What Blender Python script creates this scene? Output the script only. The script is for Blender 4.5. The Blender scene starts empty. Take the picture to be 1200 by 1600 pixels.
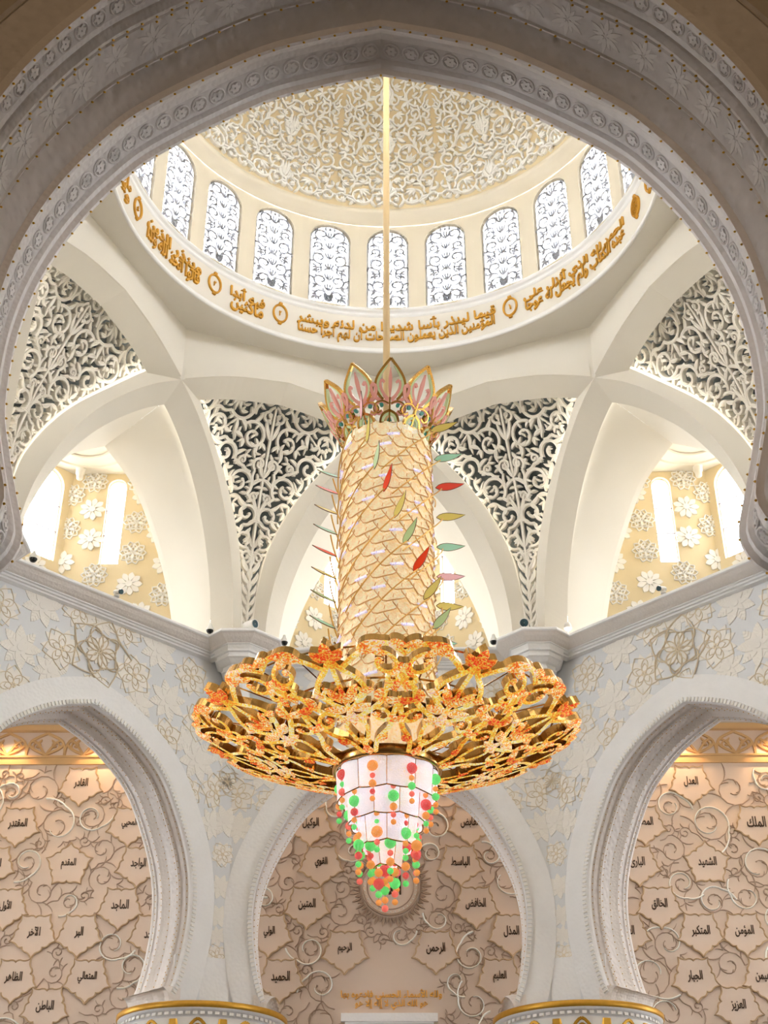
import bpy, math, random, unicodedata
import numpy as np
from mathutils import Matrix, Vector
from mathutils.geometry import tessellate_polygon

# ------------------------------------------------------------------ units
# geometry is laid out in octagon units (1 unit = half the room's width), eye height = 0
S, ZE = 9.4, 1.6
PI = math.pi
R8 = PI / 8
scene = bpy.context.scene
COL = scene.collection

def W(P):
    return np.asarray(P, float) * S + np.array([0, 0, ZE])

# ------------------------------------------------------------------ camera
cam_d = bpy.data.cameras.new('camera')
cam = bpy.data.objects.new('camera', cam_d)
COL.objects.link(cam)
cam_d.sensor_fit = 'VERTICAL'
cam_d.sensor_height = 36.0
cam_d.lens = 2125.93 / 1600 * 36.0
cam_d.clip_start, cam_d.clip_end = 0.1, 400
cam.location = W((0.014, -2.4202, 0.0))
cam.rotation_euler = (math.radians(90 + 32.224), 0, 0.00813)
scene.camera = cam

# ------------------------------------------------------------------ sky, exposure
world = bpy.data.worlds.new('overcast_sky')
scene.world = world
world.use_nodes = True
wn = world.node_tree.nodes
wn['Background'].inputs['Color'].default_value = (0.96, 0.98, 1.0, 1)
wn['Background'].inputs['Strength'].default_value = 18.5
scene.view_settings.view_transform = 'Standard'
scene.view_settings.look = 'None'
scene.view_settings.gamma = 1.0
scene.view_settings.use_curve_mapping = False
scene.view_settings.exposure = 0.05
scene.cycles.max_bounces = 7
scene.cycles.diffuse_bounces = 5
scene.cycles.glossy_bounces = 3
scene.cycles.transparent_max_bounces = 6
scene.cycles.caustics_reflective = False
scene.cycles.caustics_refractive = False
scene.cycles.use_denoising = True
scene.cycles.adaptive_threshold = 0.02

# warm downlights in the ceiling strip before the lettered wall
def spot(name, loc, tgt, energy, color, angle, blend=0.6, size=0.08):
    d = bpy.data.lights.new(name, 'SPOT')
    d.energy, d.color, d.spot_size, d.spot_blend, d.shadow_soft_size = energy, color, math.radians(angle), blend, size
    o = bpy.data.objects.new(name, d)
    COL.objects.link(o)
    o.location = W(loc)
    o.rotation_euler = (Vector(W(tgt)) - Vector(W(loc))).to_track_quat('-Z', 'Y').to_euler()
    return o
for i in range(11):
    x = -1.55 + 0.31 * i
    spot('downlight_lamp', (x, 1.675, 1.785), (x, 1.748, 1.35), 330, (1.0, 0.62, 0.32), 96, 0.8)
lamp = bpy.data.lights.new('hall_fill', 'POINT')          # added fill light behind the viewer, brightens the near wall
lamp.energy, lamp.color, lamp.shadow_soft_size = 900, (1.0, 0.72, 0.45), 1.0
lo = bpy.data.objects.new('hall_fill', lamp); COL.objects.link(lo); lo.location = W((0, -3.1, 1.3))

# ------------------------------------------------------------------ mesh helpers
class MB:
    def __init__(self):
        self.v, self.q, self.qm, self.t, self.tm, self.n = [], [], [], [], [], 0
    def add(self, V, F, mi=0):
        V = np.asarray(V, float).reshape(-1, 3)
        F = np.asarray(F, int)
        if len(F):
            if F.shape[1] == 4:
                self.q.append(F + self.n); self.qm.append(np.full(len(F), mi))
            else:
                self.t.append(F + self.n); self.tm.append(np.full(len(F), mi))
        self.v.append(V); self.n += len(V)
        return self
    def grid(self, P, cu=False, cv=False, mi=0, flip=False):
        P = np.asarray(P, float); m, n = P.shape[:2]
        I = np.arange(m * n).reshape(m, n)
        if cu: I = np.vstack([I, I[:1]])
        if cv: I = np.hstack([I, I[:, :1]])
        F = np.stack([I[:-1, :-1], I[1:, :-1], I[1:, 1:], I[:-1, 1:]], -1).reshape(-1, 4)
        if flip: F = F[:, ::-1]
        return self.add(P.reshape(-1, 3), F, mi)
    def mesh(self, name, mats, smooth=False, world=True):
        me = bpy.data.meshes.new(name)
        V = np.concatenate(self.v) if self.v else np.zeros((0, 3))
        V = W(V) if world is True else V * S
        Q = np.concatenate(self.q) if self.q else np.zeros((0, 4), int)
        T = np.concatenate(self.t) if self.t else np.zeros((0, 3), int)
        me.vertices.add(len(V)); me.vertices.foreach_set('co', V.astype(np.float32).ravel())
        loops = np.concatenate([Q.ravel(), T.ravel()]).astype(np.int32)
        me.loops.add(len(loops)); me.loops.foreach_set('vertex_index', loops)
        nf = len(Q) + len(T)
        st = np.concatenate([np.arange(len(Q)) * 4, len(Q) * 4 + np.arange(len(T)) * 3]).astype(np.int32)
        me.polygons.add(nf); me.polygons.foreach_set('loop_start', st)
        mi = np.concatenate([np.concatenate(self.qm) if self.qm else np.zeros(0, int), np.concatenate(self.tm) if self.tm else np.zeros(0, int)]).astype(np.int32)
        me.polygons.foreach_set('material_index', mi)
        for m in (mats if isinstance(mats, (list, tuple)) else [mats]): me.materials.append(m)
        me.update(calc_edges=True); me.validate()
        if not smooth: me.shade_flat()
        return me

def link(name, me, parent=None, rotz=0.0, mat4=None):
    o = bpy.data.objects.new(name, me)
    COL.objects.link(o)
    if parent is not None: o.parent = parent
    if mat4 is not None: o.matrix_local = mat4
    elif rotz: o.rotation_euler = (0, 0, rotz)
    return o
def mk(name, mb, mats, parent=None, rotz=0.0, smooth=False, world=True, mat4=None):
    return link(name, mb.mesh(name, mats, smooth, world), parent, rotz, mat4)
def tag(o, label=None, cat=None, group=None, kind=None):
    if label: o['label'] = label
    if cat: o['category'] = cat
    if group: o['group'] = group
    if kind: o['kind'] = kind
    return o
def empty(name, loc=None):
    o = bpy.data.objects.new(name, None)
    COL.objects.link(o)
    if loc is not None: o.location = W(loc)
    return o
def local(P, parent_loc):            # world units -> parent-local metres
    return (np.asarray(P, float) - np.asarray(parent_loc, float)) * S

def frame4(P, X, Y, Z, k=1.0):       # matrix from origin (units) and axes
    P = W(P)
    return Matrix(((X[0]*k, Y[0]*k, Z[0]*k, P[0]), (X[1]*k, Y[1]*k, Z[1]*k, P[1]), (X[2]*k, Y[2]*k, Z[2]*k, P[2]), (0, 0, 0, 1)))
def frame4l(P, X, Y, Z, k=1.0):      # the same in a parent's local space
    return Matrix(((X[0]*k, Y[0]*k, Z[0]*k, P[0]*S), (X[1]*k, Y[1]*k, Z[1]*k, P[1]*S), (X[2]*k, Y[2]*k, Z[2]*k, P[2]*S), (0, 0, 0, 1)))

def unit(v):
    v = np.asarray(v, float)
    return v / (np.linalg.norm(v, axis=-1, keepdims=True) + 1e-12)
def nrm(a): return np.array([-math.sin(a), math.cos(a), 0.0])
def tng(a): return np.array([math.cos(a), math.sin(a), 0.0])

def spline(ctrl, n):                 # Catmull-Rom through control points
    c = np.asarray(ctrl, float)
    c = np.vstack([2 * c[0] - c[1], c, 2 * c[-1] - c[-2]])
    m = len(c) - 3
    t = np.linspace(0, m, n); i = np.minimum(t.astype(int), m - 1); f = (t - i)[:, None]
    p0, p1, p2, p3 = c[i], c[i + 1], c[i + 2], c[i + 3]
    return 0.5 * (2 * p1 + (p2 - p0) * f + (2 * p0 - 5 * p1 + 4 * p2 - p3) * f**2 + (3 * p1 - p0 - 3 * p2 + p3) * f**3)
def resample(P, n):
    P = np.asarray(P, float)
    d = np.r_[0, np.cumsum(np.linalg.norm(np.diff(P, axis=0), axis=1))]
    t = np.linspace(0, d[-1], n)
    return np.stack([np.interp(t, d, P[:, k]) for k in range(P.shape[1])], -1)
def curve_normals(P):                # 2-D unit normals, left of the travel direction
    d = np.gradient(P, axis=0); d = unit(d)
    return np.stack([-d[:, 1], d[:, 0]], -1)

def box(mb, c, h, mi=0, X=(1, 0, 0), Y=(0, 1, 0), Z=(0, 0, 1)):
    c = np.asarray(c, float); X, Y, Z = (np.asarray(a, float) * k for a, k in zip((X, Y, Z), h))
    V = [c + a * X + b * Y + d * Z for d in (-1, 1) for b in (-1, 1) for a in (-1, 1)]
    F = [(0, 2, 3, 1), (4, 5, 7, 6), (0, 1, 5, 4), (2, 6, 7, 3), (0, 4, 6, 2), (1, 3, 7, 5)]
    mb.add(V, F, mi)
def tube(mb, P, r, k=6, mi=0, cap=True):
    P = np.asarray(P, float); r = np.broadcast_to(np.asarray(r, float), (len(P),))
    T = unit(np.gradient(P, axis=0))
    up = np.array([0, 0, 1.0]) if abs(T[0][2]) < 0.9 else np.array([1.0, 0, 0])
    A = unit(np.cross(T, up)); B = np.cross(T, A)
    a = np.arange(k) * 2 * PI / k
    G = P[:, None] + r[:, None, None] * (np.cos(a)[None, :, None] * A[:, None] + np.sin(a)[None, :, None] * B[:, None])
    mb.grid(G, cv=True, mi=mi)
    if cap:
        for g, ctr, fl in ((G[0], P[0], 0), (G[-1], P[-1], 1)):
            V = np.vstack([g, ctr]); F = [(i, (i + 1) % k, k) if fl else ((i + 1) % k, i, k) for i in range(k)]
            mb.add(V, F, mi)
def lathe(mb, prof, c=(0, 0), n=32, mi=0, a0=0.0, a1=2 * PI):
    closed = abs(a1 - a0 - 2 * PI) < 1e-6
    a = np.linspace(a0, a1, n, endpoint=not closed)
    prof = np.asarray(prof, float)
    G = np.stack([c[0] + prof[:, None, 0] * np.cos(a), c[1] + prof[:, None, 0] * np.sin(a), np.repeat(prof[:, 1:2], n, 1)], -1)
    mb.grid(G, cv=closed, mi=mi)
def ball(mb, c, r, n=10, m=6, mi=0, sq=1.0):
    ph = np.linspace(-PI / 2, PI / 2, m + 1)
    prof = np.stack([np.maximum(np.cos(ph), 1e-4) * r, np.sin(ph) * r * sq], -1)
    a = np.arange(n) * 2 * PI / n
    G = np.stack([c[0] + prof[:, None, 0] * np.cos(a), c[1] + prof[:, None, 0] * np.sin(a), c[2] + np.repeat(prof[:, 1:2], n, 1)], -1)
    mb.grid(G, cv=True, mi=mi)
def poly_fill(loops):                # 2-D loops (outer + holes) -> verts, tris
    loops = [[Vector((p[0], p[1], 0)) for p in l] for l in loops]
    V = np.array([[p.x, p.y] for l in loops for p in l])
    T = np.array(tessellate_polygon(loops), int)
    a, b, c = V[T[:, 0]], V[T[:, 1]], V[T[:, 2]]
    cr = (b[:, 0] - a[:, 0]) * (c[:, 1] - a[:, 1]) - (b[:, 1] - a[:, 1]) * (c[:, 0] - a[:, 0])
    T[cr < 0] = T[cr < 0][:, ::-1]
    return V, T
def prism(mb, loop, fn, h0, h1, mi=0, side_mi=None, back=False):
    """closed 2-D outline raised from h0 to h1; fn(x, y, h) -> 3-D"""
    loop = np.asarray(loop, float)
    V, T = poly_fill([loop])
    mb.add(fn(V[:, 0], V[:, 1], np.full(len(V), h1)), T, mi)
    if back: mb.add(fn(V[:, 0], V[:, 1], np.full(len(V), h0)), T[:, ::-1], mi)
    G = np.stack([fn(loop[:, 0], loop[:, 1], np.full(len(loop), h)) for h in (h0, h1)], 0)
    mb.grid(G, cv=True, mi=mi if side_mi is None else side_mi, flip=True)
def flat_fn(x, y, h): return np.stack([x, y, h], -1)

# ------------------------------------------------------------------ ornament strokes
def leaf_stroke(p, ang, L, wm, curl, n=7):
    t = np.linspace(0, 1, n); a = ang + curl * t
    d = np.stack([np.cos(a), np.sin(a)], -1) * (L / (n - 1))
    P = np.asarray(p, float) + np.vstack([[0, 0], np.cumsum(d[:-1], 0)])
    w = wm * (0.18 + 0.82 * np.sin(PI * np.clip(t, 0, 1) ** 0.8)); w[-1] = wm * 0.06
    return P, w
def scroll_strokes(c, r, a0, spin, w, rng, turns=1.3, leaves=3, n=22, rich=1.0, lobes=(0.45, 0.62, 0.8), fan=0.0):
    out = []
    palm = rng.random() < fan
    tn = turns * (0.62 if palm else 1.0); shrink = 0.45 if palm else 0.76
    t = np.linspace(0, 1, n); ang = a0 + spin * t * 2 * PI * tn; rad = r * (1 - shrink * t**0.9)
    P = np.stack([c[0] + rad * np.cos(ang), c[1] + rad * np.sin(ang)], -1)
    wd = w * (1.0 - 0.25 * t); wd[-1] *= 1.15
    out.append((P, wd))
    if palm:                         # the stem ends in a fan of acanthus lobes
        e = P[-1]; ea = ang[-1] + spin * PI / 2
        for da, L in ((0.95, 0.62), (0.5, 0.85), (0.05, 1.0), (-0.4, 0.8)):
            out.append(leaf_stroke(e, ea + spin * (0.75 + da) - spin * 0.5, r * L, w * 1.15, spin * 0.7, 7))
        lobes = (0.4, 0.7)
    else:                            # volute eye
        e = P[-1]; k = np.linspace(0, 2 * PI, 8)
        out.append((np.stack([e[0] + 0.5 * w * np.cos(k), e[1] + 0.5 * w * np.sin(k)], -1), np.full(8, w * 0.75)))
    for j in range(leaves):          # leaves thrown outwards
        q = 0.04 + 0.55 * (j + rng.random() * 0.5) / max(leaves, 1) / max(tn / 1.3, 0.6)
        i = min(int(q * (n - 1)), n - 2); tan = ang[i] + spin * PI / 2
        out.append(leaf_stroke(P[i], tan - spin * 0.35, r * (0.8 + 0.35 * rng.random()) * rich, w * 1.25, -spin * 1.1))
    for q in lobes:                  # lobes turned inwards
        i = int(q * (n - 1)); tan = ang[i] + spin * PI / 2
        out.append(leaf_stroke(P[i], tan + spin * 0.55, r * (0.5 if q < 0.6 else 0.3), w * 1.1, spin * 1.0, 6))
    return out
def pack_circles(inside, bb, radii, rng, tries=900, half=False, gap=0.96, axis_f=0.82):
    C = np.zeros((0, 3))
    for r, want in radii:
        n = 0
        X = bb[0] + (bb[1] - bb[0]) * rng.random(tries); Y = bb[2] + (bb[3] - bb[2]) * rng.random(tries)
        ok = inside(X, Y) > r * 0.97
        if half: ok &= X > r * axis_f
        for x, y in zip(X[ok], Y[ok]):
            if n >= want: break
            if len(C) and np.any(np.hypot(C[:, 0] - x, C[:, 1] - y) < (C[:, 2] + r) * gap): continue
            C = np.vstack([C, [x, y, r]]); n += 1
    return C
def arabesque(inside, bb, radii, wfun, seed, root, half=True, tries=900, leaves=3, gapfill=60, turns=1.3, gap=0.96, link_w=0.9, n=22, fan=0.0):
    rng = np.random.default_rng(seed)
    C = pack_circles(inside, bb, radii, rng, tries, half, gap)
    st = []
    placed = [(root[0], root[1], 0.0, 1.0, PI / 2)]
    left = list(range(len(C)))
    while left:                      # grow a vine from circle to circle
        best = None
        for i in left:
            x, y, r = C[i]
            for j, (px, py, pr, ps, pa) in enumerate(placed):
                g = math.hypot(x - px, y - py) - r - pr
                if best is None or g < best[0]: best = (g, i, j)
        g, i, j = best; left.remove(i)
        x, y, r = C[i]; px, py, pr, ps, pa = placed[j]
        spin = -ps; w = wfun(r)
        a_in = math.atan2(py - y, px - x) + spin * -0.25
        st += scroll_strokes((x, y), r * 0.95, a_in, spin, w, rng, turns, leaves, n, fan=fan)
        e = np.array([x + r * 0.95 * math.cos(a_in), y + r * 0.95 * math.sin(a_in)])
        if pr > 0:
            ap = math.atan2(e[1] - py, e[0] - px)
            s = np.array([px + pr * 0.93 * math.cos(ap - ps * 0.7), py + pr * 0.93 * math.sin(ap - ps * 0.7)])
            m = (s + e) / 2 + 0.12 * np.array([e[1] - s[1], s[0] - e[0]]) * spin
            st.append((spline([s, m, e], 7), np.full(7, w * link_w)))
        placed.append((x, y, r, spin, a_in))
    bbX = bb[0] + (bb[1] - bb[0]) * rng.random(gapfill * 12); bbY = bb[2] + (bb[3] - bb[2]) * rng.random(gapfill * 12)
    rmin = min(r for r, _ in radii); din = inside(bbX, bbY); used = np.zeros((0, 2)); k = 0
    for x, y, d in zip(bbX, bbY, din):
        if k >= gapfill: break
        if d < rmin * 0.35 or (half and x < rmin * 0.3): continue
        if len(C) and np.min(np.hypot(C[:, 0] - x, C[:, 1] - y) - C[:, 2]) < rmin * 0.12: continue
        if len(used) and np.min(np.hypot(used[:, 0] - x, used[:, 1] - y)) < rmin * 0.9: continue
        used = np.vstack([used, [x, y]]); k += 1
        i = int(np.argmin(np.hypot(C[:, 0] - x, C[:, 1] - y) - C[:, 2])) if len(C) else 0
        a = math.atan2(y - C[i][1], x - C[i][0]) if len(C) else PI / 2
        w = wfun(rmin) * 1.05
        p = np.array([x - math.cos(a) * rmin * 0.5, y - math.sin(a) * rmin * 0.5])
        for da, cu in ((0.0, 0.0), (0.75, 0.9), (-0.75, -0.9)):
            st.append(leaf_stroke(p, a + da, rmin * 1.15, w, cu, 6))
    if half: st = st + [(P * np.array([-1, 1]), w) for P, w in st]
    return st, C
def fill_holes(st, inside, bb, thr, seed=0, half=True, limit=600, wk=0.42):
    """grow leaves from the nearest stem into every opening that is still too wide"""
    rng = np.random.default_rng(seed); g = thr * 0.45
    gx, gy = np.meshgrid(np.arange(bb[0], bb[1], g), np.arange(bb[2], bb[3], g)); Q = np.stack([gx.ravel(), gy.ravel()], -1)
    din = inside(Q[:, 0], Q[:, 1]); Q, din = Q[din > 0], din[din > 0]
    def dense(l):
        out = []
        for P, w in l:
            n = max(len(P), int(np.linalg.norm(np.diff(P, axis=0), axis=1).sum() / (thr * 0.5)) + 2); t = np.linspace(0, len(P) - 1, n); i = np.arange(len(P))
            out.append(np.stack([np.interp(t, i, P[:, 0]), np.interp(t, i, P[:, 1]), np.interp(t, i, w)], -1))
        return np.concatenate(out)
    A = dense(st)
    if half: A = A[A[:, 0] > -0.03]
    D = din.copy(); near = np.full(len(Q), -1)
    def update(B, off):
        for k in range(0, len(B), 400):
            b = B[k:k + 400]; d = np.hypot(Q[:, None, 0] - b[None, :, 0], Q[:, None, 1] - b[None, :, 1]) - b[None, :, 2]
            j = d.argmin(1); m = d[np.arange(len(Q)), j]; up = m < D; D[up] = m[up]; near[up] = j[up] + off + k
    update(A, 0); new = []
    for _ in range(limit):
        i = int(D.argmax())
        c = D[i]
        if c < thr: break
        q = Q[i]; k = near[i]
        if k < 0:                     # nearest thing is the frame
            dd = np.hypot(A[:, 0] - q[0], A[:, 1] - q[1]); k = int(dd.argmin())
        p = A[k, :2]; a = math.atan2(q[1] - p[1], q[0] - p[0]); L = min(math.hypot(*(q - p)) + c * 0.75, 6 * thr); s = rng.choice([-1, 1])
        lv = [leaf_stroke(p, a - s * 0.35, L, max(min(c * wk, thr * 0.75), thr * 0.34), s * 0.8, 8)]
        if c > thr * 1.5: lv += [leaf_stroke(p, a + s * 0.55, L * 0.7, thr * 0.42, s * 0.7, 7)]
        new += lv; B = dense(lv)
        if half: B = np.vstack([B, B * [-1, 1, 1]])
        update(B, len(A)); A = np.vstack([A, B]); D[i] = min(D[i], thr * 0.5)
    return new + [(P * [-1, 1], w) for P, w in new] if half else new
def strokes_mesh(mb, strokes, fn, h, base, mi=0, side_mi=None, sec=((-1, 0.70), (-0.55, 1.0), (0, 0.86), (0.55, 1.0), (1, 0.70)), wscale=1.0, lift=0.0):
    """fn(x, y) -> (P, N).  Every stroke becomes a carved bar standing on depth base"""
    rng = random.Random(5)
    for P, w in strokes:
        P = np.asarray(P, float); N2 = curve_normals(P); lf = lift * rng.random()
        cols = []
        for o, hh in ((-1, None),) + tuple(sec) + ((1, None),):
            Q = P + N2 * (w * wscale * o)[:, None]
            X, N = fn(Q[:, 0], Q[:, 1])
            cols.append(X + N * ((base if hh is None else hh * h + lf)))
        G = np.stack(cols, 1)
        if side_mi is None: mb.grid(G, mi=mi, flip=True)
        else:
            mb.grid(G[:, :2], mi=side_mi, flip=True); mb.grid(G[:, 1:-1], mi=mi, flip=True); mb.grid(G[:, -2:], mi=side_mi, flip=True)
def with_normal(f, e=1e-4, sgn=1.0):
    def g(x, y):
        P = f(x, y)
        N = unit(np.cross(f(x + e, y) - f(x - e, y), f(x, y + e) - f(x, y - e))) * sgn
        return P, N
    return g
def poly_inside(poly):
    poly = np.asarray(poly, float); A, B = poly, np.roll(poly, -1, 0)
    def f(x, y):
        x, y = np.asarray(x, float).ravel(), np.asarray(y, float).ravel()
        d = np.full(len(x), 1e9); ins = np.zeros(len(x), bool)
        for a, b in zip(A, B):
            ab = b - a; t = np.clip(((x - a[0]) * ab[0] + (y - a[1]) * ab[1]) / (ab @ ab + 1e-12), 0, 1)
            d = np.minimum(d, np.hypot(x - a[0] - t * ab[0], y - a[1] - t * ab[1]))
            c = ((a[1] > y) != (b[1] > y))
            with np.errstate(divide='ignore', invalid='ignore'):
                ins ^= c & (x < (b[0] - a[0]) * (y - a[1]) / (b[1] - a[1] + 1e-15) + a[0])
        return np.where(ins, d, -d)
    return f

# ------------------------------------------------------------------ Arabic lettering
FORMS = {}
for cp in list(range(0xFE80, 0xFEF5)):
    dcm = unicodedata.decomposition(chr(cp)).split()
    if len(dcm) == 2: FORMS.setdefault(chr(int(dcm[1], 16)), {})[dcm[0]] = chr(cp)
LAMALEF = {'\u0622': (0xFEF5, 0xFEF6), '\u0623': (0xFEF7, 0xFEF8), '\u0625': (0xFEF9, 0xFEFA), '\u0627': (0xFEFB, 0xFEFC)}
def shape_arabic(s):
    out, prev, i = [], False, 0
    while i < len(s):
        c = s[i]; f = FORMS.get(c)
        if f is None: out.append(c); prev = False; i += 1; continue
        if c == '\u0644' and i + 1 < len(s) and s[i + 1] in LAMALEF:
            out.append(chr(LAMALEF[s[i + 1]][1 if prev else 0])); prev = False; i += 2; continue
        nxt = i + 1 < len(s) and s[i + 1] in FORMS and '<final>' in FORMS[s[i + 1]] and '<initial>' in f
        key = '<medial>' if prev and nxt else '<final>' if prev else '<initial>' if nxt else '<isolated>'
        out.append(f.get(key, f.get('<isolated>', c))); prev = nxt; i += 1
    return ''.join(reversed(out))
_txt = {}
def text_geo(s, bold=0.012, res=2):
    """lettering as flat 2-D triangles, normalised to x 0..aspect, y 0..1"""
    if s in _txt: return _txt[s]
    c = bpy.data.curves.new('lettering', 'FONT'); c.body = shape_arabic(s); c.resolution_u = res; c.offset = bold
    o = bpy.data.objects.new('lettering', c); COL.objects.link(o)
    dg = bpy.context.evaluated_depsgraph_get(); dg.update()
    me = bpy.data.meshes.new_from_object(o.evaluated_get(dg)); me.calc_loop_triangles()
    V = np.zeros(len(me.vertices) * 3); me.vertices.foreach_get('co', V); V = V.reshape(-1, 3)[:, :2]
    T = np.zeros(len(me.loop_triangles) * 3, int); me.loop_triangles.foreach_get('vertices', T); T = T.reshape(-1, 3)
    bpy.data.objects.remove(o); bpy.data.curves.remove(c); bpy.data.meshes.remove(me)
    lo, hi = V.min(0), V.max(0); V = (V - lo) / (hi[1] - lo[1])
    a, b, cc = V[T[:, 0]], V[T[:, 1]], V[T[:, 2]]
    cr = (b[:, 0] - a[:, 0]) * (cc[:, 1] - a[:, 1]) - (b[:, 1] - a[:, 1]) * (cc[:, 0] - a[:, 0])
    T[cr < 0] = T[cr < 0][:, ::-1]
    _txt[s] = (V, T, (hi[0] - lo[0]) / (hi[1] - lo[1]))
    return _txt[s]
def text_mesh(mb, s, fn, h=0.0, depth=0.0, mi=0, bold=0.012, res=2):
    """fn(x01, y01, height) -> 3-D, x01 and y01 over the lettering's own box"""
    V, T, asp = text_geo(s, bold, res)
    X, Y = V[:, 0] / asp, V[:, 1]
    mb.add(fn(X, Y, np.full(len(X), h)), T, mi)
    if depth:                         # walls along boundary edges
        E = {}
        for t in T:
            for a, b in ((t[0], t[1]), (t[1], t[2]), (t[2], t[0])):
                if (b, a) in E: del E[(b, a)]
                else: E[(a, b)] = 1
        ed = np.array(list(E), int)
        n = len(ed)
        A, B = ed[:, 0], ed[:, 1]
        V4 = np.concatenate([fn(X[A], Y[A], np.full(n, h)), fn(X[B], Y[B], np.full(n, h)), fn(X[B], Y[B], np.full(n, h - depth)), fn(X[A], Y[A], np.full(n, h - depth))])
        i = np.arange(n)
        mb.add(V4, np.stack([i + n, i, i + 3 * n, i + 2 * n], -1), mi)

# ------------------------------------------------------------------ materials
def srgb(r, g, b):
    f = lambda c: c / 12.92 if c <= 0.04045 else ((c + 0.055) / 1.055) ** 2.4
    return (f(r / 255), f(g / 255), f(b / 255), 1.0)
def material(name, col, rough=0.6, metal=0.0, var=0.06, vscale=3.0, bump=0.0, bscale=40.0, btype='noise', emit=None, estr=0.0, spec=0.4, trans=0.0, col2=None):
    m = bpy.data.materials.new(name); m.use_nodes = True
    nt = m.node_tree; N = nt.nodes; L = nt.links
    bs = N['Principled BSDF']
    bs.inputs['Roughness'].default_value = rough; bs.inputs['Metallic'].default_value = metal
    bs.inputs['Specular IOR Level'].default_value = spec
    bs.inputs['Transmission Weight'].default_value = trans
    tc = N.new('ShaderNodeTexCoord')
    nz = N.new('ShaderNodeTexNoise'); nz.inputs['Scale'].default_value = vscale; nz.inputs['Detail'].default_value = 5
    L.new(tc.outputs['Object'], nz.inputs['Vector'])
    rp = N.new('ShaderNodeMix'); rp.data_type = 'RGBA'
    c2 = col2 if col2 else tuple(max(0, c * (1 - var * 2)) for c in col[:3]) + (1,)
    rp.inputs['A'].default_value = c2; rp.inputs['B'].default_value = col if col2 else tuple(min(1, c * (1 + var * 0.4)) for c in col[:3]) + (1,)
    L.new(nz.outputs['Fac'], rp.inputs['Factor']); L.new(rp.outputs['Result'], bs.inputs['Base Color'])
    if bump:
        if btype == 'noise':
            t = N.new('ShaderNodeTexNoise'); t.inputs['Scale'].default_value = bscale; out = t.outputs['Fac']
        else:
            t = N.new('ShaderNodeTexVoronoi'); t.inputs['Scale'].default_value = bscale; t.feature = 'SMOOTH_F1' if btype == 'cells' else 'DISTANCE_TO_EDGE'; out = t.outputs['Distance']
        L.new(tc.outputs['Object'], t.inputs['Vector'])
        b = N.new('ShaderNodeBump'); b.inputs['Strength'].default_value = bump; b.inputs['Distance'].default_value = 0.05
        L.new(out, b.inputs['Height']); L.new(b.outputs['Normal'], bs.inputs['Normal'])
    if emit:
        bs.inputs['Emission Color'].default_value = emit; bs.inputs['Emission Strength'].default_value = estr
    return m
M = {}
M['plaster'] = material('cream_plaster', srgb(232, 227, 216), 0.8, var=0.03, vscale=0.6)
M['drum'] = material('drum_plaster', srgb(226, 215, 192), 0.8, var=0.03, vscale=0.8)
M['dome_bg'] = material('dome_ground', srgb(226, 207, 168), 0.85, var=0.05, vscale=1.0)
M['dome_relief'] = material('dome_relief_white', srgb(252, 250, 244), 0.7, var=0.02)
M['white'] = material('white_stone', srgb(244, 243, 240), 0.6, var=0.03)
M['lattice'] = material('lattice_stone', srgb(240, 235, 226), 0.7, var=0.05, vscale=2.0)
M['dark'] = material('painted_void_shade', srgb(92, 98, 98), 0.7, var=0.15, vscale=0.8)  # even grey painted for the shade in the void behind the screens
M['marble'] = material('pale_marble', srgb(226, 229, 233), 0.5, var=0.05, vscale=1.2)
M['marble_carved'] = material('carved_white_marble', srgb(240, 241, 243), 0.5, var=0.03, bump=0.12, bscale=14.0, btype='cells')
M['soffit'] = material('arch_marble', srgb(238, 233, 230), 0.5, var=0.04, vscale=2.0, bump=0.2, bscale=18.0, btype='cells')
M['soffit_leaf'] = material('arch_leaf_band', srgb(226, 220, 217), 0.55, var=0.08, vscale=6.0, bump=0.6, bscale=9.0, btype='cells')
M['flower'] = material('inlaid_flower_marble', srgb(241, 238, 233), 0.5, var=0.05, vscale=6.0)
M['flower_out'] = material('tan_inlay', srgb(232, 220, 198), 0.5, var=0.05, vscale=5.0)
M['gold'] = material('gold_leaf', srgb(214, 164, 62), 0.4, metal=0.6, var=0.12, vscale=8.0)
M['gold_text'] = material('gold_lettering', srgb(214, 158, 52), 0.5, metal=0.25, var=0.08, vscale=6.0)
M['brass'] = material('polished_brass', srgb(214, 168, 88), 0.2, metal=1.0, var=0.06, vscale=6.0)
M['rod'] = material('golden_rod_paint', srgb(220, 190, 140), 0.45, var=0.03)
M['alcove'] = material('alcove_sand', srgb(228, 212, 176), 0.85, var=0.06, vscale=1.5)
M['qibla'] = material('lettered_wall_stone', srgb(214, 195, 180), 0.55, var=0.04, vscale=1.0)
M['qibla_frame'] = material('medallion_edging', srgb(198, 172, 138), 0.5, var=0.08, vscale=4.0)
M['vine'] = material('engraved_vine', srgb(176, 152, 132), 0.5, var=0.15, vscale=3.0)
M['silver'] = material('mother_of_pearl', srgb(246, 248, 244), 0.25, metal=0.0, var=0.12, vscale=2.0)
M['gold_pale'] = material('pale_gold_lettering', srgb(232, 176, 84), 0.4, var=0.05)
M['letter'] = material('dark_bronze_letter', srgb(60, 40, 24), 0.45, metal=0.2, var=0.1)
M['frieze'] = material('carved_frieze', srgb(206, 168, 118), 0.6, var=0.08, vscale=2.0)
M['floor'] = material('hall_carpet', srgb(106, 102, 98), 0.95, var=0.06, vscale=1.0)
M['cam_black'] = material('black_lens', (0.01, 0.012, 0.014, 1), 0.15)
M['hall'] = material('hall_plaster', srgb(194, 184, 170), 0.8, var=0.04)
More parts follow.
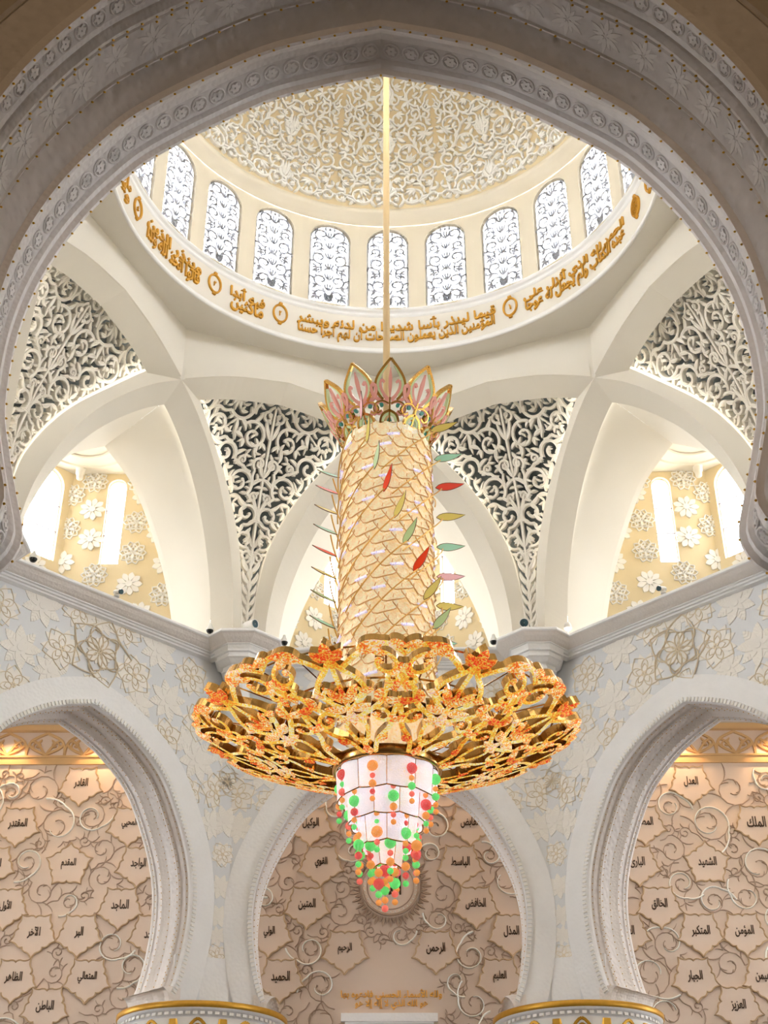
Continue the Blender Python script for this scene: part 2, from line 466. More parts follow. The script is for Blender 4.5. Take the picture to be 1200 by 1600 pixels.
# ================================================================== DOME, DRUM, RIBS
ceiling = empty('ceiling')
tag(ceiling, 'cream dome with carved white scrollwork and crossing ribs over the hall', 'ceiling', kind='structure')
RD, ZD0, ZD1 = 0.635, 3.025, 3.66          # dome foot radius, foot and crown heights
def dome_prof(q):                           # q 0 foot .. 1 crown
    a = q * PI / 2
    return RD * np.cos(a), ZD0 + (ZD1 - ZD0) * np.sin(a)
mb = MB(); q = np.linspace(0, 0.985, 22); r_, z_ = dome_prof(q)
lathe(mb, np.stack([r_ + 0.004, z_], -1)[::-1], n=96)
mk('dome_shell', mb, M['dome_bg'], ceiling, smooth=True)
# carved scrolls, one mirrored sector of 30 degrees copied twelve times
qa = np.linspace(0, 1, 200); ra, za = dome_prof(qa)
arc = np.r_[0, np.cumsum(np.hypot(np.diff(ra), np.diff(za)))]
def dome_fn(x, y):
    qq = np.interp(y, arc, qa); r, z = dome_prof(qq)
    th = np.asarray(x) / np.maximum(r, 1e-3)
    return np.stack([-r * np.sin(th), r * np.cos(th), z], -1)
dome_map = with_normal(dome_fn, sgn=-1.0)
HS = PI / 12
ytop = 0.78
ys = np.linspace(0.012, ytop, 24); hwd = HS * dome_prof(np.interp(ys, arc, qa))[0]
sector = np.vstack([np.stack([hwd, ys], -1), np.stack([-hwd, ys], -1)[::-1]])
st, _ = arabesque(poly_inside(sector), (0, hwd[0], 0, ytop), [(0.040, 6), (0.030, 20), (0.021, 60), (0.014, 90)], lambda r: 0.0028 + 0.018 * r, 11, (0, 0.0), leaves=2, gapfill=0, n=20, gap=0.98, tries=5000, turns=1.2, fan=0.5)
for yy in np.arange(0.05, ytop - 0.05, 0.16):   # palmettes on the sector's axis
    for sg in (1, -1):
        st.append(leaf_stroke((0, yy), PI / 2 + sg * 0.9, 0.05, 0.006, -sg * 1.4)); st.append(leaf_stroke((0, yy + 0.01), PI / 2 + sg * 0.35, 0.06, 0.0055, -sg * 0.5))
    st.append(leaf_stroke((0, yy), PI / 2, 0.07, 0.0055, 0))
st += fill_holes(st, poly_inside(sector), (0, hwd[0], 0, ytop), 0.0078, 9, limit=900)
mb = MB(); strokes_mesh(mb, st, dome_map, 0.006, -0.004, lift=0.003)
sec_me = mb.mesh('relief_panel', M['dome_relief'])
for k in range(12): link('relief_panel', sec_me, ceiling, rotz=k * PI / 6)
# mouldings at the dome's foot, drum, inscription band
mb = MB()
lathe(mb, [(0.675, 2.996), (0.668, 3.004), (0.650, 3.014), (0.640, 3.016), (0.634, 3.018), (0.632, 3.024), (0.634, 3.030), (0.641, 3.032)], n=128)
mk('dome_foot_moulding', mb, M['drum'], ceiling, smooth=True)
RW, WZ0, WZ1, WH = 0.676, 2.668, 2.996, 0.0635
def arch_loop(hw, z0, z1, n=16, inset=0.0):
    hw -= inset; z0 += inset; zc = z1 - inset - hw * 1.0
    a = np.linspace(0, PI, n)
    return np.vstack([[[-hw, z0], [hw, z0]], np.stack([hw * np.cos(a), zc + hw * np.sin(a)], -1)])
hole = arch_loop(WH, WZ0, WZ1 - 0.012)
def drum_fn(x, z, R=RW):
    th = np.asarray(x) / RW
    return np.stack([-R * np.sin(th), R * np.cos(th), np.asarray(z)], -1)
sw = RW * PI / 24
xs = np.linspace(-sw, sw, 7)
outer = np.vstack([np.stack([xs, np.full(7, 2.66)], -1), np.stack([xs[::-1], np.full(7, 2.998)], -1)])
V, T = poly_fill([outer, hole])
mb = MB(); mb.add(drum_fn(V[:, 0], V[:, 1]), T)
G = np.stack([drum_fn(hole[:, 0], hole[:, 1], R) for R in (RW, RW + 0.028)])
mb.grid(G, cv=True)
dr = mb.mesh('drum_wall', M['drum'])
for k in range(24): link('drum_wall', dr, ceiling, rotz=k * PI / 12)
mb = MB()
lathe(mb, [(0.686, 2.503), (0.682, 2.500), (0.678, 2.503), (0.678, 2.510), (0.682, 2.513), (0.680, 2.516), (0.683, 2.520)], n=128)
lathe(mb, [(0.683, 2.636), (0.679, 2.640), (0.679, 2.646), (0.683, 2.649), (0.676, 2.652), (0.672, 2.657), (0.672, 2.664), (0.678, 2.667)], n=128)
mk('ring_moulding', mb, M['white'], ceiling, smooth=True)
mb = MB(); lathe(mb, [(0.683, 2.518), (0.683, 2.638)], n=128)
band = mk('inscription_band', mb, M['plaster'], ceiling, smooth=True)
def band_fn(a_right, a_left, z0, z1):         # lettering runs from right to left
    def f(x, y, h):
        a = np.radians(a_left + (a_right - a_left) * x); R = 0.683 - h
        return np.stack([-R * np.sin(a), R * np.cos(a), z0 + (z1 - z0) * y], -1)
    return f
VERSES = [(-68.5, -35.0, 'الحمد لله الذي أنزل على', 'عبده الكتاب ولم يجعل له عوجا'),
          (-27.3, 22.8, 'قيما لينذر بأسا شديدا من لدنه ويبشر', 'المؤمنين الذين يعملون الصالحات أن لهم أجرا حسنا'),
          (31.4, 41.0, 'فيه أبدا', 'ماكثين'),
          (50.0, 69.8, 'وينذر الذين', 'قالوا اتخذ الله ولدا'),
          (79.0, 100.0, 'ما لهم به من علم', 'ولا لآبائهم')]
for a0, a1, t1, t2 in VERSES:
    mb = MB()
    text_mesh(mb, t1, band_fn(a0, a1, 2.574, 2.626), 0.006, 0.006, bold=0.022)
    text_mesh(mb, t2, band_fn(a0 + 0.3, a1 - 0.3, 2.531, 2.590), 0.006, 0.006, bold=0.022)
    mk('verse_lettering', mb, M['gold_text'], band)
def ring_medallion(ang, numeral, solid=False):
    mb = MB(); c = math.radians(ang); hw, hh = 0.021, 0.031
    def f(x, y, h):
        a = c - np.asarray(x) / 0.683; R = 0.683 - np.asarray(h)
        return np.stack([-R * np.sin(a), R * np.cos(a), 2.589 + np.asarray(y)], -1)
    g = with_normal(lambda x, y: f(x, y, np.zeros_like(np.asarray(x, float))))
    t = np.linspace(0, 2 * PI, 33)
    pts = np.stack([hw * np.cos(t), hh * np.sin(t)], -1)
    strokes_mesh(mb, [(pts, np.full(33, 0.0028))], g, 0.006, -0.001)
    for s in (1, -1):
        for d in (0, 0.7, -0.7): strokes_mesh(mb, [leaf_stroke((0, s * hh), s * PI / 2 + d, 0.011, 0.003, -d)], g, 0.006, -0.001)
    if solid:
        rr = np.random.default_rng(3)
        s2, _ = arabesque(lambda x, y: (1 - np.hypot(np.asarray(x) / hw, np.asarray(y) / hh)) * hw, (-hw, hw, -hh, hh), [(0.009, 5), (0.005, 14)], lambda r: 0.0016, 4, (0, 0), half=False, gapfill=20, n=12)
        strokes_mesh(mb, s2, g, 0.006, -0.001)
    else:
        text_mesh(mb, numeral, lambda x, y, h: f((x - 0.5) * 0.007, (y - 0.5) * 0.016, h), 0.006, 0.006)
    mk('verse_medallion', mb, M['gold_text'], band)
for a, nu in ((-31.2, '١'), (27.2, '٢'), (45.6, '٣'), (74.5, '٤')): ring_medallion(a, nu)
ring_medallion(-74.2, '', True)
ring_medallion(-82.0, '٢')
# flat soffit between ring and octagon, roofing over the ribs
mb = MB()
n = 128; a = np.arange(n) * 2 * PI / n
oct_r = 0.755 / np.cos((a + 1e-9) % (PI / 4) - R8)     # octagon with corners on the bay axes
Gs = np.stack([np.stack([0.684 * np.cos(a), 0.684 * np.sin(a), np.full(n, 2.503)], -1), np.stack([0.93 * np.cos(a), 0.93 * np.sin(a), np.full(n, 2.503)], -1)])
mb.grid(Gs, cv=True)
mk('ring_soffit', mb, M['plaster'], ceiling)

# ------------------------------------------------------------------ ribs
RIN, ROUT = 0.747, 0.815
rib_c = spline([(0, 2.398), (0.16, 2.374), (0.31, 2.322), (0.41, 2.270), (0.515, 2.175), (0.595, 2.055), (0.65, 1.92), (0.675, 1.80), (0.682, 1.70)], 60)
def zin(s): return np.interp(np.abs(s), rib_c[:, 0], rib_c[:, 1])
lat_c = spline([(0.338, 2.372), (0.40, 2.332), (0.47, 2.27), (0.58, 2.165), (0.645, 2.075), (0.69, 1.98), (0.708, 1.90), (0.722, 1.80), (0.735, 1.70)], 40)
half_low = rib_c[rib_c[:, 0] > 0.3095]; half_low = resample(half_low, 40)
full = np.vstack([rib_c[::-1] * [-1, 1], rib_c[1:]])
def ribP(s, z, v): return np.stack([np.asarray(s), np.full(np.shape(s), v), np.asarray(z)], -1)
mb = MB()
s0 = np.linspace(-0.312, 0.312, 33)
mb.grid(np.stack([ribP(s0, zin(s0), RIN), ribP(s0, np.full(33, 2.503), RIN)]), flip=True)   # upper face
for sg in (1, -1):                          # lower face up to the screens
    mb.grid(np.stack([ribP(sg * half_low[:, 0], half_low[:, 1], RIN), ribP(sg * lat_c[:, 0], lat_c[:, 1], RIN)]), flip=sg > 0)
drop = np.where(np.abs(full[:, 0]) < 0.3, 0.030, 0.034)
mb.grid(np.stack([ribP(full[:, 0], full[:, 1], RIN), ribP(full[:, 0] * 0.995, np.maximum(full[:, 1] - drop, 1.7085), ROUT)]))    # underside
s1 = np.linspace(-0.34, 0.34, 33)
mb.grid(np.stack([ribP(s1, zin(s1) - 0.03, ROUT), ribP(s1, np.full(33, 2.503), ROUT)]))
rib_me = mb.mesh('rib', M['plaster'])
# raised fillet following the rib below the ring
mb = MB()
s2 = np.linspace(-0.30, 0.30, 25)
mb.grid(np.stack([ribP(s2, zin(s2) + 0.001, RIN - 0.004), ribP(s2, zin(s2) + 0.035, RIN - 0.004), ribP(s2, zin(s2) + 0.036, RIN)]), flip=True)
mb.grid(np.stack([ribP(s2, zin(s2), RIN), ribP(s2, zin(s2) + 0.001, RIN - 0.004)]), flip=True)
fil_me = mb.mesh('rib_fillet', M['plaster'])
for k in range(8):
    rb = link('rib', rib_me, ceiling, rotz=R8 + k * PI / 4)
    link('rib_fillet', fil_me, rb)

# ------------------------------------------------------------------ carved lattice screens
# built about +Y (over a pier); left edge follows the rib whose plane faces +45 degrees
lz = np.linspace(0, 1, 60)
lc = resample(lat_c[::-1], 60)               # from the pier up to the crossing
L3 = np.stack([-0.5282 + 0.7071 * lc[:, 0], 0.5282 + 0.7071 * lc[:, 0], lc[:, 1]], -1)
L3[:, 0] -= 0.004
L3[:, 1] += np.linspace(0.0, 0.045, 60)      # set back behind the rib faces at the top
hwl = -L3[:, 0]
yl = np.r_[0, np.cumsum(np.hypot(np.diff(L3[:, 1]), np.diff(L3[:, 2])))]
sag = 0.058 * np.clip((yl / yl[-1] - 0.45) / 0.55, 0, 1) ** 1.6
def lat_fn(x, y):
    y = np.asarray(y, float); x = np.asarray(x, float)
    hw = np.interp(y, yl, hwl); a = x / hw
    bul = 1 - np.clip(np.abs(a), 0, 1.05) ** 2
    return np.stack([x, np.interp(y, yl, L3[:, 1]) + 0.25 * np.interp(y, yl, sag) * bul, np.interp(y, yl, L3[:, 2]) + np.interp(y, yl, sag) * bul], -1)
lat_map = with_normal(lat_fn, sgn=1.0)
lp = np.vstack([np.stack([hwl, yl], -1), np.stack([-hwl, yl], -1)[::-1]])
_lin = poly_inside(lp)
YB = 0.23                                   # below this height only paired leaves climb the narrow foot
st, LC = arabesque(lambda x, y: np.minimum(_lin(x, y), np.asarray(y).ravel() - YB), (0, hwl.max(), YB, yl[-1]), [(0.044, 6), (0.036, 10), (0.028, 24), (0.021, 40), (0.015, 30)], lambda r: 0.0036 + 0.020 * r, 47, (0, YB), leaves=2, gapfill=0, n=26, gap=1.0, tries=6000, turns=1.25, fan=0.35)
yy = 0.015
while yy < YB + 0.03:                        # paired leaves up the foot
    h = np.interp(yy, yl, hwl); Lf = h * 1.25 + 0.012
    for sg in (1, -1):
        st.append(leaf_stroke((0, yy), PI / 2 + sg * 0.85, Lf, Lf * 0.13, -sg * 0.9)); st.append(leaf_stroke((0, yy + Lf * 0.3), PI / 2 + sg * 0.22, Lf * 0.75, Lf * 0.09, -sg * 0.1))
    yy += Lf * 0.78
st.append((np.stack([np.zeros(30), np.linspace(0, yl[-1] - 0.05, 30)], -1), np.full(30, 0.0034)))
for yy in np.arange(YB + 0.07, yl[-1] - 0.06, 0.10):
    for sg in (1, -1): st.append(leaf_stroke((0, yy), PI / 2 + sg * 0.55, 0.06, 0.0055, -sg * 0.5))
st += fill_holes(st, _lin, (0, hwl.max(), 0, yl[-1]), 0.0072, 5)
m_ = len(yl)
edge = np.vstack([np.stack([-hwl, yl], -1)[::1], np.stack([np.linspace(-hwl[-1], hwl[-1], 20), np.full(20, yl[-1])], -1)[1:-1], np.stack([hwl, yl], -1)[::-1]])
edge[:, 0] *= 0.985; edge[:, 1] -= 0.003
st.append((edge, np.full(len(edge), 0.0065)))
mbl = MB(); strokes_mesh(mbl, st, lat_map, 0.006, -0.011, lift=0.003)
lat_me = mbl.mesh('scrollwork', M['lattice'])
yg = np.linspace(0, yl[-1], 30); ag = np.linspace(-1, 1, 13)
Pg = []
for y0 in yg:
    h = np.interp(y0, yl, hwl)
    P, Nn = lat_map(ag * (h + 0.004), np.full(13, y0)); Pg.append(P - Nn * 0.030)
mb = MB(); mb.grid(np.array(Pg)); back_me = mb.mesh('shade_sheet', M['dark'])  # dark sheet added in place of the shaded void behind the scrollwork
SCR = {67.5: 'white stone scrollwork screen at the far left, beside the near arch edge',
       22.5: 'white stone scrollwork screen just left of the chandelier column',
       -22.5: 'white stone scrollwork screen just right of the chandelier column',
       -67.5: 'white stone scrollwork screen at the far right, beside the near arch edge'}
for k in range(8):
    ang = 22.5 + 45 * k; ang = ang - 360 if ang > 180 else ang
    if ang not in SCR: link('screen_shade_sheet', back_me, ceiling, math.radians(ang)); continue
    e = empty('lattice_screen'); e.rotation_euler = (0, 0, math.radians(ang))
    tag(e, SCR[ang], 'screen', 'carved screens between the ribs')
    link('scrollwork', lat_me, e); link('shade_sheet', back_me, e)

# ------------------------------------------------------------------ vault webs and window alcoves
VO, AW, CU = 1.15, 1.473, 0.085
opn = spline([(0, 2.278), (0.088, 2.213), (0.135, 2.160), (0.19, 2.066), (0.25, 1.94), (0.292, 1.805), (0.312, 1.69)], 40)
rl = resample(rib_c[rib_c[:, 0] > 0.31], 40)
rl[:, 0] = 0.3376 + (rl[:, 0] - rl[0, 0]) * (0.678 - 0.3376) / (rl[-1, 0] - rl[0, 0]); rl[:, 1] = np.maximum(rl[:, 1] - 0.034, 1.7085)
ta = R8
A3 = nrm(ta)[None] * ROUT + tng(ta)[None] * rl[:, :1]; A3[:, 2] = rl[:, 1]
B3 = np.stack([opn[:, 0], np.full(40, VO), opn[:, 1]], -1)
mb = MB()
for sg in (1, -1):
    G = np.stack([A3 * (1 - t) + B3 * t for t in np.linspace(0, 1, 9)]); G = G * [sg, 1, 1]
    mb.grid(G, flip=sg < 0)
    mb.grid(np.stack([B3 * [sg, 1, 1], (B3 + [0, 0.02, 0]) * [sg, 1, 1]]), flip=sg < 0)
web_me = mb.mesh('vault_web', M['plaster'], smooth=True)
AZ0, AZ1 = 1.69, 2.364
def wall_panel(mb, org, X, w0, w1, z0, z1, holes, depth, mi=0, N=None):
    V, T = poly_fill([[(w0, z0), (w1, z0), (w1, z1), (w0, z1)]] + holes)
    f = lambda P, d: np.asarray(org) + np.outer(P[:, 0], X) + np.outer(P[:, 1], (0, 0, 1)) + d * np.asarray(N)
    mb.add(f(V, 0), T, mi)
    for h in holes:
        h = np.asarray(h); mb.grid(np.stack([f(h, 0), f(h, depth)]), cv=True, mi=mi)
W2 = arch_loop(0.058, 2.04, 2.356); W1 = arch_loop(0.029, 2.04, 2.344)
side_c = 0.141
q2 = math.sqrt(0.5)
mb = MB()
wall_panel(mb, (0, AW, 0), (1, 0, 0), -CU, CU, AZ0, AZ1, [W2], 0.02, N=(0, 1, 0))
W1s = W1 + [side_c, 0]
wall_panel(mb, (CU, AW, 0), (q2, -q2, 0), 0, 0.46, AZ0, AZ1, [W1s], 0.02, N=(q2, q2, 0))
W1m = W1 - [side_c, 0]
wall_panel(mb, (-CU, AW, 0), (q2, q2, 0), -0.46, 0, AZ0, AZ1, [W1m], 0.02, N=(-q2, q2, 0))
hd = np.vstack([opn[::-1] * [-1, 1], opn[1:]])
hd[0, 1] = hd[-1, 1] = AZ0 + 0.001
V, T = poly_fill([np.vstack([[(-0.415, AZ0)], hd, [(0.415, AZ0), (0.415, AZ1), (-0.415, AZ1)]])])
mb.add(np.stack([V[:, 0], np.full(len(V), VO + 0.018), V[:, 1]], -1), T)
alc_me = mb.mesh('wall_alcove', M['alcove'])
mb = MB()                                    # alcove ceiling with a shallow saucer
cc = (0, 1.29)
lathe(mb, [(0.085, AZ1 - 0.004), (0.09, AZ1 - 0.007), (0.097, AZ1 - 0.007), (0.10, AZ1 - 0.002)], cc, 40)
lathe(mb, [(0.001, AZ1 - 0.0015), (0.14, AZ1 - 0.002), (0.145, AZ1 - 0.006), (0.152, AZ1 - 0.006), (0.156, AZ1 - 0.001)], cc, 40)
V, T = poly_fill([[(-0.41, 1.148), (0.41, 1.148), (CU, AW), (-CU, AW)], [(0.232 * math.cos(t), 1.235 + 0.087 + 0.0 + 0.232 * math.sin(t)) for t in np.arange(0, 2 * PI, 0.2)]] if False else [[(-0.41, 1.148), (0.41, 1.148), (CU, AW), (-CU, AW)]])
mb.add(np.stack([V[:, 0], V[:, 1], np.full(len(V), AZ1)], -1), T)
alc_ceil = mb.mesh('alcove_ceiling', M['plaster'])
# pierced rosettes
def petal_loop(L, w, n=5, base=0.12):
    t = np.linspace(0, 1, n + 1)
    wd = w * np.sin(PI * (0.12 + 0.88 * t ** 0.9)); wd[-1] = 0
    r = base + (L - base) * t
    return np.vstack([np.stack([r, wd], -1), np.stack([r, -wd], -1)[::-1][1:]])
def rot2(P, a): return np.asarray(P) @ np.array([[math.cos(a), math.sin(a)], [-math.sin(a), math.cos(a)]])
def flat_up(x, y): return np.stack([x, y, 0 * x], -1), np.stack([0 * x, 0 * x, 1 + 0 * x], -1)
def rosette_a():
    mb = MB()
    t = np.linspace(0, 1, 9); wd = 0.225 * np.sin(PI * (0.05 + 0.95 * t ** 1.6)); wd[-1] = 0; r_ = 0.16 + 0.84 * t
    lp = np.vstack([np.stack([r_, wd], -1), np.stack([r_, -wd], -1)[::-1][1:]])
    for k in range(9): prism(mb, rot2(lp, k * 2 * PI / 9), flat_fn, 0, 0.12 + 0.01 * (k % 2))
    prism(mb, [(0.26 * math.cos(t), 0.26 * math.sin(t)) for t in np.arange(16) * R8], flat_fn, 0, 0.18)
    return mb
def rosette_b():
    mb = MB(); ol = lambda lp, w: (np.vstack([lp, lp[:1]]), np.full(len(lp) + 1, w))
    for k in range(10):
        strokes_mesh(mb, [ol(rot2(petal_loop(1.0, 0.25, 7, base=0.42), k * PI / 5), 0.050)], flat_up, 0.10, 0)
    for k in range(5):
        strokes_mesh(mb, [ol(rot2(petal_loop(0.80, 0.30, 8, base=0.08), k * 2 * PI / 5 + 0.31), 0.042)], flat_up, 0.14, 0)
        prism(mb, rot2(petal_loop(0.62, 0.10, 4, base=0.2), k * 2 * PI / 5 + 0.31 + PI / 5), flat_fn, 0, 0.15)
    return mb
rosA = rosette_a().mesh('rosette', M['white'], world=False)
rosB = rosette_b().mesh('rosette', M['white'], world=False)
ROS_SIDE = [('B', .070, 2.335), ('A', .072, 2.232), ('B', .213, 2.186), ('A', .228, 2.285), ('B', .212, 2.078), ('A', .078, 2.125), ('A', .285, 2.148), ('A', .312, 2.040), ('B', .104, 2.002), ('A', .211, 1.970), ('B', .314, 1.935), ('B', .33, 2.24), ('A', .03, 1.93), ('B', .13, 1.90), ('A', .25, 1.87), ('B', .212, 2.33), ('A', .0, 2.045), ('B', .004, 2.285), ('B', .004, 2.165)]
ROS_BACK = [('A', 0.0, 2.000), ('B', .045, 1.93), ('B', -.045, 1.93), ('A', 0.0, 1.86)]
# windows
glass = bpy.data.materials.new('window_glass'); glass.use_nodes = True
gn = glass.node_tree; gn.nodes.remove(gn.nodes['Principled BSDF'])
tr = gn.nodes.new('ShaderNodeBsdfTransparent'); gl = gn.nodes.new('ShaderNodeBsdfGlossy'); mx = gn.nodes.new('ShaderNodeMixShader')
gl.inputs['Roughness'].default_value = 0.05; mx.inputs[0].default_value = 0.05; tr.inputs['Color'].default_value = (0.97, 0.98, 1, 1)
gn.links.new(tr.outputs[0], mx.inputs[1]); gn.links.new(gl.outputs[0], mx.inputs[2]); gn.links.new(mx.outputs[0], gn.nodes['Material Output'].inputs[0])
M['glass'] = glass
M['sash'] = material('sash_bar_grey', srgb(150, 140, 150), 0.5, var=0.04)
M['frame'] = material('window_frame_white', srgb(236, 236, 240), 0.5, var=0.02)
def split_arch(hw, z0, z1, cuts):            # arched opening cut in panes at given heights
    zs = [z0] + list(cuts); out = []
    for i, a in enumerate(zs):
        if i + 1 < len(zs): out.append([(-hw, a + .001), (hw, a + .001), (hw, zs[i + 1] - .001), (-hw, zs[i + 1] - .001)])
        else:
            zc = z1 - hw; t = np.linspace(0, PI, 12)
            out.append([(-hw, a + .001), (hw, a + .001)] + [(hw * math.cos(x), zc + hw * math.sin(x)) for x in t])
    return out
def win_meshes(hw, z0, z1, cuts, fn):
    panes = []
    for lp in split_arch(hw - 0.002, z0 + 0.002, z1 - 0.002, cuts):
        V, T = poly_fill([lp]); m = MB(); m.add(fn(V[:, 0], V[:, 1], np.full(len(V), 0.016)), T); panes.append(m.mesh('pane', M['glass']))
    m = MB(); o = arch_loop(hw, z0, z1); i = arch_loop(hw, z0, z1, inset=0.0035)
    for h0, h1 in ((0.012, 0.018),):
        m.grid(np.stack([fn(o[:, 0], o[:, 1], np.full(len(o), h0)), fn(i[:, 0], i[:, 1], np.full(len(i), h0)), fn(i[:, 0], i[:, 1], np.full(len(i), h1))]), cv=True)
    for c in cuts:
        P = fn(np.array([-hw, hw]), np.array([c, c]), np.array([0.010, 0.010])); tube(m, P, 0.0022, 4, mi=1)
    return panes, m.mesh('frame', [M['frame'], M['sash']])
w2p, w2f = win_meshes(0.058, 2.04, 2.356, [2.145, 2.235], lambda x, z, h: np.stack([x, AW + h, z], -1))
w1rp, w1rf = win_meshes(0.029, 2.04, 2.344, [2.145, 2.235], lambda x, z, h: np.array([CU, AW, 0]) + np.stack([(x + side_c + h) * q2, -(x + side_c - h) * q2, z], -1))
w1lp, w1lf = win_meshes(0.029, 2.04, 2.344, [2.145, 2.235], lambda x, z, h: np.array([-CU, AW, 0]) + np.stack([(x - side_c - h) * q2, (x - side_c + h) * q2, z], -1))
SIDE = {0: 'far', 1: 'far_left', 2: 'left', 3: 'near_left', 4: 'near', 5: 'near_right', 6: 'right', 7: 'far_right'}
SAY = {0: 'behind the chandelier column', 1: 'on the left', 2: 'beyond the left edge', 3: 'behind the viewer on the left', 4: 'above the near arch', 5: 'behind the viewer on the right', 6: 'beyond the right edge', 7: 'on the right'}
nwin = 0
for k in range(8):
    rz = k * PI / 4
    w = link('wall_alcove_' + SIDE[k], alc_me, None, rz)
    tag(w, 'sand coloured alcove wall with white rosettes, ' + SAY[k], 'wall', kind='structure')
    link('vault_web', web_me, ceiling, rz); link('alcove_ceiling', alc_ceil, ceiling, rz)
    if k in (0, 1, 7, 2, 6):
        for sg in (1, -1):
            for ty, m, z in ROS_SIDE:
                X = np.array([q2, -q2 * sg, 0]) ; Nn = np.array([-q2 * sg, -q2, 0])
                P = np.array([CU * sg, AW, z]) + np.array([q2 * sg, -q2, 0]) * m
                link('rosette', rosA if ty == 'A' else rosB, w, mat4=frame4(P, X if sg > 0 else np.array([q2, q2, 0]), np.array([0, 0, 1.]), Nn, 0.040))
        for ty, u, z in ROS_BACK:
            link('rosette', rosA if ty == 'A' else rosB, w, mat4=frame4((u, AW, z), (1, 0, 0), (0, 0, 1), (0, -1, 0), 0.040))
    if k in (0, 1, 2, 6, 7):                  # unseen fill added behind the cornice to brighten the alcove
        ld = bpy.data.lights.new('alcove_fill', 'POINT'); ld.energy = 130; ld.color = (1, 0.95, 0.86); ld.shadow_soft_size = 0.2
        lo = bpy.data.objects.new('alcove_fill', ld); COL.objects.link(lo); lo.location = W(nrm(rz) * 1.20 + np.array([0, 0, 1.755]))
    for pn, fr, say in ((w2p, w2f, 'wide round-headed'), (w1rp, w1rf, 'narrow right-hand'), (w1lp, w1lf, 'narrow left-hand')):
        nwin += 1
        e = empty('window_%d' % nwin); e.rotation_euler = (0, 0, rz)
        tag(e, say + ' window in the alcove ' + SAY[k], 'window', kind='structure')
        for p_ in pn: link('pane', p_, e)
        link('frame', fr, e)
# drum windows with white scroll lattices
def dwf(x, z, h): return drum_fn(x, z, RW + np.asarray(h))
V, T = poly_fill([hole * [0.99, 1]]); mb = MB(); mb.add(drum_fn(V[:, 0], V[:, 1], RW + 0.024), T); dpane = mb.mesh('pane', M['glass'])
dmap = with_normal(lambda x, y: drum_fn(np.asarray(x), y, RW + 0.012), sgn=1.0)
lp = arch_loop(WH, WZ0, WZ1 - 0.012, 24, 0.003)
st, _ = arabesque(poly_inside(lp), (0, WH, WZ0, WZ1), [(0.027, 4), (0.020, 8), (0.013, 14)], lambda r: 0.0020 + 0.045 * r, 8, (0, WZ0), leaves=1, gapfill=0, n=18, gap=1.0, tries=2500, turns=1.1)
for yy in np.arange(WZ0 + 0.01, WZ1 - 0.05, 0.042):
    for sg in (1, -1):
        st.append(leaf_stroke((0, yy), PI / 2 + sg * 0.8, 0.035, 0.003, -sg * 1.0)); st.append(leaf_stroke((0, yy), PI / 2 + sg * 0.25, 0.035, 0.0025, -sg * 0.3))
st += fill_holes(st, poly_inside(lp), (0, WH, WZ0, WZ1), 0.0066, 2)
st.append((np.vstack([lp, lp[:1]]), np.full(len(lp) + 1, 0.0035)))
mb = MB(); strokes_mesh(mb, st, dmap, 0.004, -0.006)
mlat = bpy.data.materials.new('brightened_white_lattice'); mlat.use_nodes = True  # faint translucency added to brighten a lattice that is really opaque
ln = mlat.node_tree; pb = ln.nodes['Principled BSDF']; pb.inputs['Base Color'].default_value = srgb(228, 229, 234); pb.inputs['Roughness'].default_value = 0.5
tl = ln.nodes.new('ShaderNodeBsdfTranslucent'); tl.inputs['Color'].default_value = (0.9, 0.92, 0.95, 1); mxs = ln.nodes.new('ShaderNodeMixShader'); nz_ = ln.nodes.new('ShaderNodeTexNoise'); nz_.inputs['Scale'].default_value = 3.0
mr_ = ln.nodes.new('ShaderNodeMapRange'); mr_.inputs['To Min'].default_value = 0.003; mr_.inputs['To Max'].default_value = 0.006
ln.links.new(nz_.outputs['Fac'], mr_.inputs['Value']); ln.links.new(mr_.outputs['Result'], mxs.inputs[0]); ln.links.new(pb.outputs[0], mxs.inputs[1]); ln.links.new(tl.outputs[0], mxs.inputs[2]); ln.links.new(mxs.outputs[0], ln.nodes['Material Output'].inputs[0])
dlat = mb.mesh('scroll_lattice', mlat)
ORD = ['', 'first', 'second', 'third', 'fourth', 'fifth', 'sixth']
for k in range(24):
    nwin += 1
    e = empty('window_%d' % nwin); e.rotation_euler = (0, 0, k * PI / 12)
    kk = k if k <= 12 else k - 24
    say = 'directly behind the rod' if kk == 0 else ('%s to the %s of the hanging rod' % (ORD[abs(kk)], 'left' if kk > 0 else 'right') if abs(kk) <= 6 else 'hidden above the near arch')
    tag(e, 'arched dome window filled with white scroll lattice, ' + say, 'window', kind='structure')
    link('pane', dpane, e); link('scroll_lattice', dlat, e)

# ------------------------------------------------------------------ cornice with octagonal pier heads
def cornice_path():
    pts = []
    for k in range(8):                        # going round clockwise in angle, bay by bay
        b = k * PI / 4
        Rm = lambda x, y: np.array([x * math.cos(b) - y * math.sin(b), x * math.sin(b) + y * math.cos(b)])
        # bay points from its right end to its left end, then the pier on its left
        pts += [Rm(0.300, 1.0), Rm(-0.300, 1.0), Rm(-0.300, 0.9445), Rm(-0.365, 0.880)]
        c = b + PI / 4
        pts.append(np.array([0.300 * math.cos(c) - 0.9445 * math.sin(c), 0.300 * math.sin(c) + 0.9445 * math.cos(c)]))
    return np.array(pts)
CP = cornice_path()
def miter(path):
    d = unit(np.roll(path, -1, 0) - path); dp = np.roll(d, 1, 0)
    n1 = np.stack([d[:, 1], -d[:, 0]], -1); n0 = np.stack([dp[:, 1], -dp[:, 0]], -1)
    m = unit(n1 + n0); return m / np.maximum((m * n1).sum(1), 0.3)[:, None]
MT = miter(CP)                                # points outwards, away from the room
if (MT * CP).sum() < 0: MT = -MT
